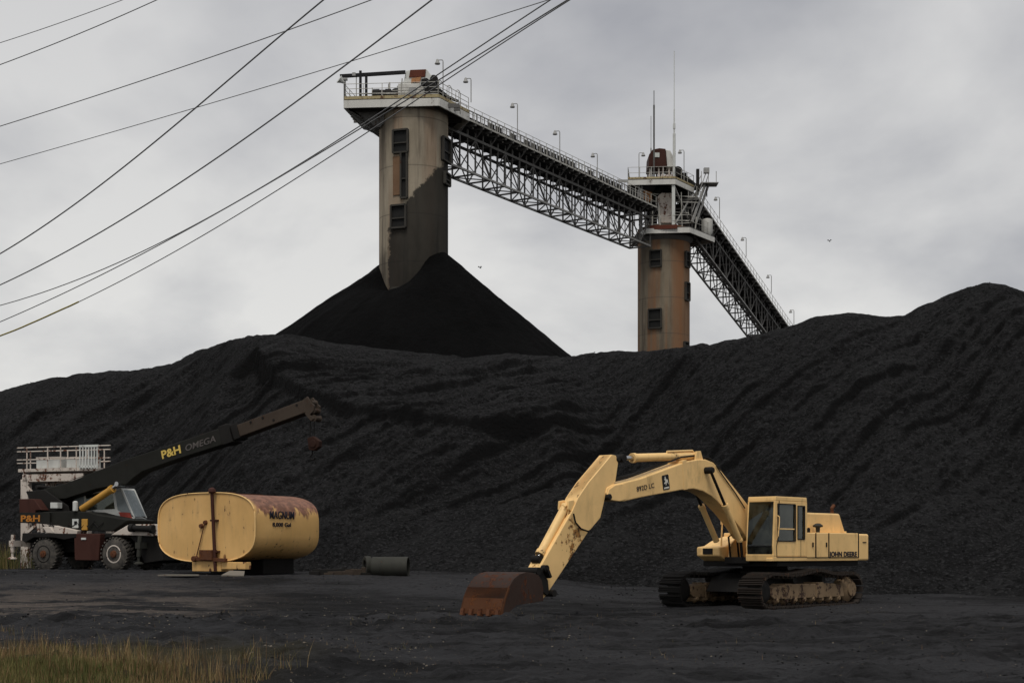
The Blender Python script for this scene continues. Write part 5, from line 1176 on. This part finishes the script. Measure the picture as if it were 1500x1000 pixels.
mb = MB(); hk = [C3(p) for p in ((1395,222),(1420,212),(1450,235),(1448,262),(1425,280),(1402,276))]; mb.prism(hk, YB+.16, YB+.42)
x, z = C3((1422,248)); mb.lathe((x, YB+.12, z), (0,1,0), [(0,.16),(.34,.16)], 16); hb = mb.build('hook_block', M['rusty_dark'], cr, .03)
mb = MB(); x, z = C3((1412,278)); mb.path([(x, YB+.3, z), (x-.02, YB+.3, z-.15), (x-.12, YB+.3, z-.24), (x-.06, YB+.3, z-.36), (x+.06, YB+.3, z-.36), (x+.13, YB+.3, z-.27)], .035, 8); mb.build('hook', M['dark'], hb, smooth=True)
a = C3((742,318)); b = C3((828,290)); d_ = Vector((b[0]-a[0], 0, b[1]-a[1])); xd2 = d_.normalized(); yd2 = Vector((-xd2.z, 0, xd2.x))
text('lettering', 'P&H', .46, M['logoyel'], cb_, (a[0], YB-.012, a[1]), xd2, yd2, .006, .012, d_.length)
a = C3((848,284)); b = C3((985,240)); d_ = Vector((b[0]-a[0], 0, b[1]-a[1]))
text('lettering', 'OMEGA', .36, M['faded'], cb_, (a[0], YB-.010, a[1]), xd2, yd2, .006, .004, d_.length, .2)
mb = MB(); p = C3((375,548), -.55); q = C3((515,455), -.55); t_ = C3((535,440), -.55)
mb.tube((p[0],-.55,p[1]), (q[0],-.55,q[1]), .15, 20); mb.tube((q[0]-.1,-.55,q[1]-.06), (q[0]+.02,-.55,q[1]+.01), .18, 20); lc = mb.build('lift_cylinder', M['ochre'], cr, smooth=True)
mb = MB(); mb.tube((q[0],-.55,q[1]), (t_[0]+.1,-.55,t_[1]+.06), .09, 14); mb.lathe((t_[0]+.1,-.7,t_[1]+.06), (0,1,0), [(0,.1),(.5,.1)], 14); mb.build('rod', M['chrome'], lc, smooth=True)
mb = MB(); rr_ = random.Random(3)
for k in range(7):
    xs0 = C(*z4(250+k*60, 560), -.97)[0]; mb.path([(xs0, -1.0, 1.9+rr_.random()*.2), (xs0+.25, -1.04, 1.65+rr_.random()*.2), (xs0+.5, -1.0, 1.8+rr_.random()*.3)], .02, 5)
mb.build('hose', M['dark'], cr)

# ------------------------------------------------------------ steel stand with railings behind the crane
SP = Frame((85-750)/FPX*68.0, 68.0, gz(0, 68), math.cos(R(20)), -math.sin(R(20)))
sp = root('service_platform', SP, label='rust stained white steel platform with railings standing behind the crane', cat='platform')
S4 = lambda x, y, yy=-1.0: SP.xz(*z4(x, y), yy)
xa, zd = S4(78, 232); xb_, _ = S4(600, 236)
mb = MB(); mb.box(xa, xb_, -1.0, 1.2, zd-.08, zd+.06); mb.build('deck', M['rustwhite'], sp, .01)
mb = MB(); q0 = S4(102,260); q1 = S4(460,305); mb.box(q0[0], q1[0]+.5, -.95, -.85, q1[1], q0[1]); mb.box(q0[0], q1[0]+.5, 1.0, 1.1, q1[1], q0[1]); mb.box(q0[0], q0[0]+.1, -.85, 1.0, q1[1], q0[1]); mb.build('deck_beam', M['rustwhite'], sp, .01)
mb = MB(); q0 = S4(90,320); q1 = S4(140,680); 
for xl, xm in ((q0[0], q1[0]), (xb_-.6, xb_-.3)):
    for ya in (-.95, .8): MB().box(xl, xm, ya, ya+.3, 0, zd-.4).build('leg', M['rustwhite'], sp, .02)
mb = MB()
for a, b in (((140,340),(185,400)), ((150,660),(220,600)), ((220,600),(225,660)), ((240,600),(250,665)), ((255,600),(330,668)), ((120,230),(150,330))):
    p = S4(*a, -.9); q = S4(*b, -.9); mb.bar((p[0],-.9,p[1]), (q[0],-.9,q[1]), .1, .12)
mb.build('brace', M['rustwhite'], sp)
mb = MB(); xr0, zr1 = S4(72, 76); xr1, _ = S4(722, 80); _, zr0 = S4(72, 160)
for yy in (-1.0, 1.15):
    xr0 = S4(72, 76, yy)[0]; xr1 = S4(722, 80, yy)[0]
    for z in (zr1, zr0): mb.tube((xr0,yy,z), (xr1,yy,z), .03, 6)
    for px in ((140,285,375,485,640) if yy < 0 else (165,425,560,680)): 
        x = S4(px, 100, yy)[0]; mb.tube((x,yy,zd), (x,yy,zr1), .03, 6)
mb.build('railing', M['rustwhite'], sp)
mb = MB()
for k in range(7):
    x = S4(515+k*20, 100)[0]; mb.bar((x,-1.04,zd), (x,-1.04,zr1), .05, .05, up=(0,1,0))
x0, x1 = S4(510,80)[0], S4(642,80)[0]; mb.bar((x0,-1.04,zr1+.0), (x1,-1.04,zr1), .07, .1); mb.bar((x0,-1.04,zd+.1), (x1,-1.04,zd+.1), .05, .1)
mb.build('gate', M['white'], sp)
for (a, b, l_) in (((205,140),(380,208),'white metal box on the platform, left of its neighbour'), ((415,138),(580,208),'white metal box on the platform, partly behind the slatted gate')):
    p = S4(*a, -.7); q = S4(*b, -.7); e = empty('equipment_box', (SP.ox+SP.u[0]*p[0]-SP.v[0]*.7, SP.oy+SP.u[1]*p[0]-SP.v[1]*.7, SP.oz+zd+.06), SP.ang(), label=l_, cat='metal box', group='boxes on the service platform')
    W_ = q[0]-p[0]; mb = MB(); mb.box(0, W_, 0, .8, .02, p[1]-zd-.14); mb.build('body', M['white'], e, .02)
    mb = MB(); mb.box(-.02, W_+.02, -.02, .82, p[1]-zd-.135, p[1]-zd-.06); mb.build('lid', M['rustwhite'], e, .01)

# ------------------------------------------------------------ yellow tank lying on its cradle
ph = R(34); TK = Frame((378-750)/FPX*51.0, 51.0, .855, math.sin(ph), math.cos(ph))
tk = root('water_tank', TK, label='large rust streaked yellow tank body set down on blocks, lettered on its side', cat='tank')
# local: x runs back along the barrel, y runs left across the end
yl, zlft = TK.yz(232.5, 765, 0); yr_, _ = TK.yz(374, 780, 0); W2 = abs(yl-yr_)/2; yc_ = (yl+yr_)/2
ztop = TK.yz(312, 721.5, 0)[1]; zbot = TK.yz(290, 822, 0)[1]
Ltk = TK.xz(470, 780, yr_)[0]
Hh = (ztop-zbot)/2; zm = (ztop+zbot)/2
def sect(n=64, sc=1.0):
    o = []
    for i in range(n):
        a_ = 2*math.pi*i/n; c_, s_ = math.cos(a_), math.sin(a_)
        ex_ = 2.0/3.0
        y_ = math.copysign(abs(c_)**ex_, c_)*W2*sc; z_ = math.copysign(abs(s_)**(2.0/3.7), s_)*Hh*sc
        # the barrel is a little fuller on its upper half
        o.append((yc_+y_*(1-.045*max(0, -math.sin(a_))**2*2), zm+z_))
    return o
mb = MB(); n = 64; rings = []
for x, sc in ((0,.96),(0.0,1.0),(.06,1.0),(.1,.985),(Ltk-.1,.985),(Ltk-.02,.97),(Ltk,.93)):
    rings.append([(x, p[0], p[1]) for p in sect(n, sc)])
V = [p for r_ in rings for p in r_]; Fc = [(k*n+i, k*n+(i+1)%n, (k+1)*n+(i+1)%n, (k+1)*n+i) for k in range(len(rings)-1) for i in range(n)]
Fc += [tuple(range(n-1,-1,-1)), tuple(range((len(rings)-1)*n, len(rings)*n))]
mb.add(V, Fc); mb.build('shell', M['tank'], tk, smooth=True)
mb = MB(); pr = sect(n, 1.004)
mb.path([(-.02, p[0], p[1]) for p in pr]+[(-.02, *pr[0])], .022, 6); mb.build('rim_seam', M['tan_worn'], tk)
# standpipe down the end
mb = MB(); a = TK.yz(310.5, 722, -.15); b = TK.yz(315.5, 836, -.15); mb.tube((-.15, a[0], a[1]), (-.15, b[0], b[1]), .06, 14); mb.lathe((-.15, a[0], a[1]), (0,0,1), [(0,.09),(.05,.14),(.14,.12),(.2,.04)], 14)
for t_ in (.35, .75): c_ = a[0]+(b[0]-a[0])*t_, a[1]+(b[1]-a[1])*t_; mb.box(-.18, .0, c_[0]-.13, c_[0]+.13, c_[1]-.03, c_[1]+.03)
mb.build('standpipe', M['maroon'], tk, smooth=True)
mb = MB(); a = TK.yz(300, 765, -.06); b = TK.yz(286, 822, -.06); mb.tube((-.06, a[0], a[1]), (-.06, b[0], b[1]), .02, 6)
for p in ((300,765),(294,770)): c_ = TK.yz(*p, -.05); mb.lathe((-.08, c_[0], c_[1]), (1,0,0), [(0,.07),(.08,.09)], 12)
mb.build('control_rod', M['rusty'], tk)
mb = MB(); a = TK.yz(294, 805, -.2); b = TK.yz(312, 820, -.2); mb.box(-.28, 0.02, min(a[0],b[0]), max(a[0],b[0]), b[1], a[1]); c_ = TK.yz(284, 818, -.2); c2 = TK.yz(330, 820, -.2); mb.bar((-.15, c_[0], c_[1]), (-.15, c2[0], c2[1]), .12, .12); mb.lathe((-.25, c_[0], c_[1]), (1,0,0), [(0,.1),(.2,.1)], 12); mb.build('valve_box', M['rusty'], tk, .01)
mb = MB(); a = TK.yz(285, 823, 0); b = TK.yz(327, 826, 0); mb.box(-.12, .5, b[0], a[0], .12, .52); c_ = TK.yz(365, 825, .1)[0]; mb.prism([(-.1,.2),(.2,.2),(.2,.45),(-.1,.45)], c_, b[0]); mb.build('cradle', M['tank'], tk, .02)
mb = MB(); a = TK.xz(373, 830, yc_-.2)[0]; b = TK.xz(426, 830, yc_-.2)[0]
mb.box(1.5, 3.1, yc_-1.3, yc_-.3, .0, .7); mb.box(1.5, 3.1, yc_+.3, yc_+1.3, .0, .7); mb.box(.6, 3.6, yc_-.9, yc_+.9, .5, .68); mb.build('support_block', M['dark'], tk, .03)
mb = MB(); hz_ = ztop-.03; mb.lathe((Ltk*.45, yc_+.5, hz_-.1), (0,0,1), [(0,.3),(.16,.3),(.18,.33),(.21,.33)], 20)
for k in range(6): mb.tube((.5+k*.55, yc_+.4, hz_-.05), (.5+k*.55, yc_+.4, hz_+.07), .03, 6)
mb.bar((.5, yc_+.4, hz_+.07), (3.25, yc_+.4, hz_+.07), .04, .04); mb.build('roof_hatch', M['rusty'], tk)
ys_side = yc_-W2*.985-.006
a = TK.xz(394.5, 759, ys_side); b = TK.xz(430, 759, ys_side); text('lettering', 'MAGNUM', .38, M['ink'], tk, (a[0], ys_side-.01, a[1]), (1,0,0), (0,0,1), .012, .002, (b[0]-a[0]))
a = TK.xz(399, 770.5, ys_side); b = TK.xz(425.5, 770.5, ys_side); text('lettering', '8,000 Gal', .2, M['ink'], tk, (a[0], ys_side-.01, a[1]), (1,0,0), (0,0,1), .012, .0, (b[0]-a[0]))

# ------------------------------------------------------------ odds and ends on the ground
def on(px, D): x = (px-750)/FPX*D; return x, D
PPd = 50.0; x, y = on(572, PPd); g_ = gz(x, y)
e = empty('steel_pipe', (x, y, g_-.02), R(-6), label='short grey green steel pipe section lying at the mound foot', cat='pipe')
def hollow(L, r, ri): 
    mb = MB(); n = 32; V = []
    for (xx, rr2) in ((-L/2, ri), (-L/2, r), (L/2, r), (L/2, ri)):
        for i in range(n): a_ = 2*math.pi*i/n; V.append((xx, rr2*math.cos(a_), r+rr2*math.sin(a_)))
    Fc = [(k*n+i, k*n+(i+1)%n, ((k+1)%4)*n+(i+1)%n, ((k+1)%4)*n+i) for k in range(4) for i in range(n)]
    return mb.add(V, Fc)
hollow(1.20, .335, .305).build('pipe_wall', M['drab'], e, smooth=True)
x, y = on(538, 50.4); e = empty('steel_ring', (x, y, gz(x, y)-.02), R(20), label='cast steel ring leaning beside the pipe section', cat='ring')
hollow(.20, .345, .21).build('ring_wall', M['drab'], e, .02, smooth=True)
mb = MB(); mb.box(-.25, .05, -.3, .3, .02, .14); mb.tube((0,-.2,.3),(0,.25,.42),.05,8); mb.build('flange_bracket', M['dark'], e, .01)
for px, D, L, rz, l_, w_, h_ in ((488,51.3,1.4,-3,'dark beam lying level left of the steel ring',.22,.2),(505,50.6,1.2,-18,'broken rusty timber angled below the level beam',.16,.14),(522,50.3,.75,12,'short timber stub against the steel ring',.2,.2)):
    x, y = on(px, D); zg = gz(x, y)+.03; mb = MB(); mb.box(-L/2, L/2, -w_/2, w_/2, 0, h_); mb.box(-L/2-.1, -L/2+.25, -w_/2-.08, w_/2+.05, -.06, h_*.7); mb.box(L/4, L/4+.12, -w_, w_, .02, h_+.06)
    o = mb.build('scrap_beam', M['dark'] if 'dark' in l_ else M['oldwood'], None, .015); o.location = (x, y, zg); o.rotation_euler = (0, R(-2), R(rz)); tag(o, l_, 'scrap beam', 'scrap beams by the pipe')
def plate(name, px0, px1, py, D, wdt, label, tilt=0):
    a = at(px0, py, D); b = at(px1, py, D); mb = MB(); L = (b-a).length
    mb.add([(0,0,0),(L,-.1,0),(L-.15,wdt,0),(.1,wdt+.1,0),(0,0,.04),(L,-.1,.04),(L-.15,wdt,.04),(.1,wdt+.1,.04)], [(0,3,2,1),(4,5,6,7),(0,1,5,4),(1,2,6,5),(2,3,7,6),(3,0,4,7)])
    o = mb.build(name, M['plate'], None); o.location = a; o.rotation_euler = (R(tilt), 0, 0); tag(o, label, 'metal plate', 'flat plates on the ground'); return o
plate('ground_plate', 231, 292, 843.0, 50.0, .7, 'flat dusty plate on the ground under the left corner of the tank')
plate('ground_plate', 324, 358, 843.5, 49.9, .9, 'tilted tan plate on the ground under the middle of the tank', 8)
plate('ground_plate', -30, 62, 836.5, 62.2, .6, 'long flat plate on the ground at the left edge by the crane')

# ------------------------------------------------------------ overhead wires
def wire(pts, D0, D1, r, label, sleeve=None):
    px = np.array([p[0] for p in pts], float); py = np.array([p[1] for p in pts], float)
    cf = np.polyfit(px, py, min(2, len(pts)-1) if len(pts) < 5 else 3)
    x0, x1 = -160, px.max()+120
    xs = np.linspace(x0, x1, 60); ysv = np.polyval(cf, xs)
    lo = xs < 0; ysv[lo] = np.polyval(cf, 0)+(xs[lo])*np.polyval(np.polyder(cf), 0)
    Ds = 1/(1/D0+(1/D1-1/D0)*(xs-x0)/(x1-x0))
    P = [at(a_, b_, c_) for a_, b_, c_ in zip(xs, ysv, Ds)]
    e = MB().path([p-P[0] for p in P], r, 6); o = e.build('power_line', M['wire'], None, smooth=True); o.location = P[0]
    tag(o, label, 'power line', 'overhead wires crossing the sky')
    if sleeve is not None:
        xs2 = np.linspace(-160, sleeve, 24); rn = random.Random(2)
        P2 = [at(a_, np.polyval(cf, max(a_, 0))+min(a_, 0)*np.polyval(np.polyder(cf), 0)+rn.uniform(-.4,.4), 1/(1/D0+(1/D1-1/D0)*(a_-x0)/(x1-x0))) for a_ in xs2]
        MB().path([p-P[0] for p in P2], r*1.9, 7).build('yellow_sleeve', M['sleeve'], o, smooth=True)
wire([(0,63),(90,33),(180,0)], 34, 30, .0075, 'topmost wire, cutting the upper left corner')
wire([(0,95),(115,50),(230,0)], 33, 29, .0095, 'second wire from the top at the left edge')
wire([(0,185),(200,121),(400,52),(550,-2)], 34, 25, .009, 'third wire from the top at the left edge')
wire([(0,240),(290,158),(560,75),(805,0)], 36, 24, .0075, 'fourth wire at the left edge, the longest shallow one')
wire([(0,371),(80,322),(160,260),(290,155),(425,42),(473,0)], 30, 20, .0115, 'steep dark wire crossing two shallow wires, fifth at the left edge')
wire([(0,416),(120,360),(250,272),(400,175),(515,90),(632,0)], 30, 18, .0105, 'sixth wire at the left edge, passing left of the high platform')
wire([(0,446),(120,410),(240,352),(350,293),(450,232),(490,209),(650,105),(702,70),(805,0)], 31, 17, .008, 'upper one of the three wires that cross the tower top')
wire([(0,471),(120,418),(240,353),(350,295),(450,235),(490,212),(650,113),(718,70),(832,0)], 30, 17, .008, 'middle one of the three wires that cross the tower top')
wire([(0,491),(115,443),(230,385),(375,295),(490,226),(555,182),(655,118),(720,75),(832,1)], 29, 16.5, .007, 'lowest wire, with a yellow sleeve on its left end', 115)

# ------------------------------------------------------------ two far birds
def bird(px, py, D, label, s=.42):
    p = at(px, py, D); mb = MB()
    mb.lathe((-.22*s,0,0), (1,0,0), [(0,.01),(.08,.05),(.22,.05),(.36,.045),(.42,.03),(.47,.01)], 8)
    for sg in (-1, 1): mb.add([(.08*s,0,.02),(-.1*s,0,.02),(-.12*s,sg*.3*s,.16),(.02*s,sg*.55*s,.08),(.10*s,sg*.28*s,.17),(.08*s,0,.0),(-.1*s,0,.0),(-.12*s,sg*.3*s,.145),(.02*s,sg*.55*s,.07),(.10*s,sg*.28*s,.155)], [(0,1,2,3,4),(9,8,7,6,5),(0,5,6,1),(1,6,7,2),(2,7,8,3),(3,8,9,4),(4,9,5,0)])
    o = mb.build('bird', M['wire'], None); o.location = p; o.rotation_euler = (0, 0, R(70)); tag(o, label, 'bird', 'birds in flight')
bird(1215, 353, 150, 'small bird flying right of the inclined conveyor bridge')
bird(703, 392, 150, 'small bird flying right of the coal cone and tower')
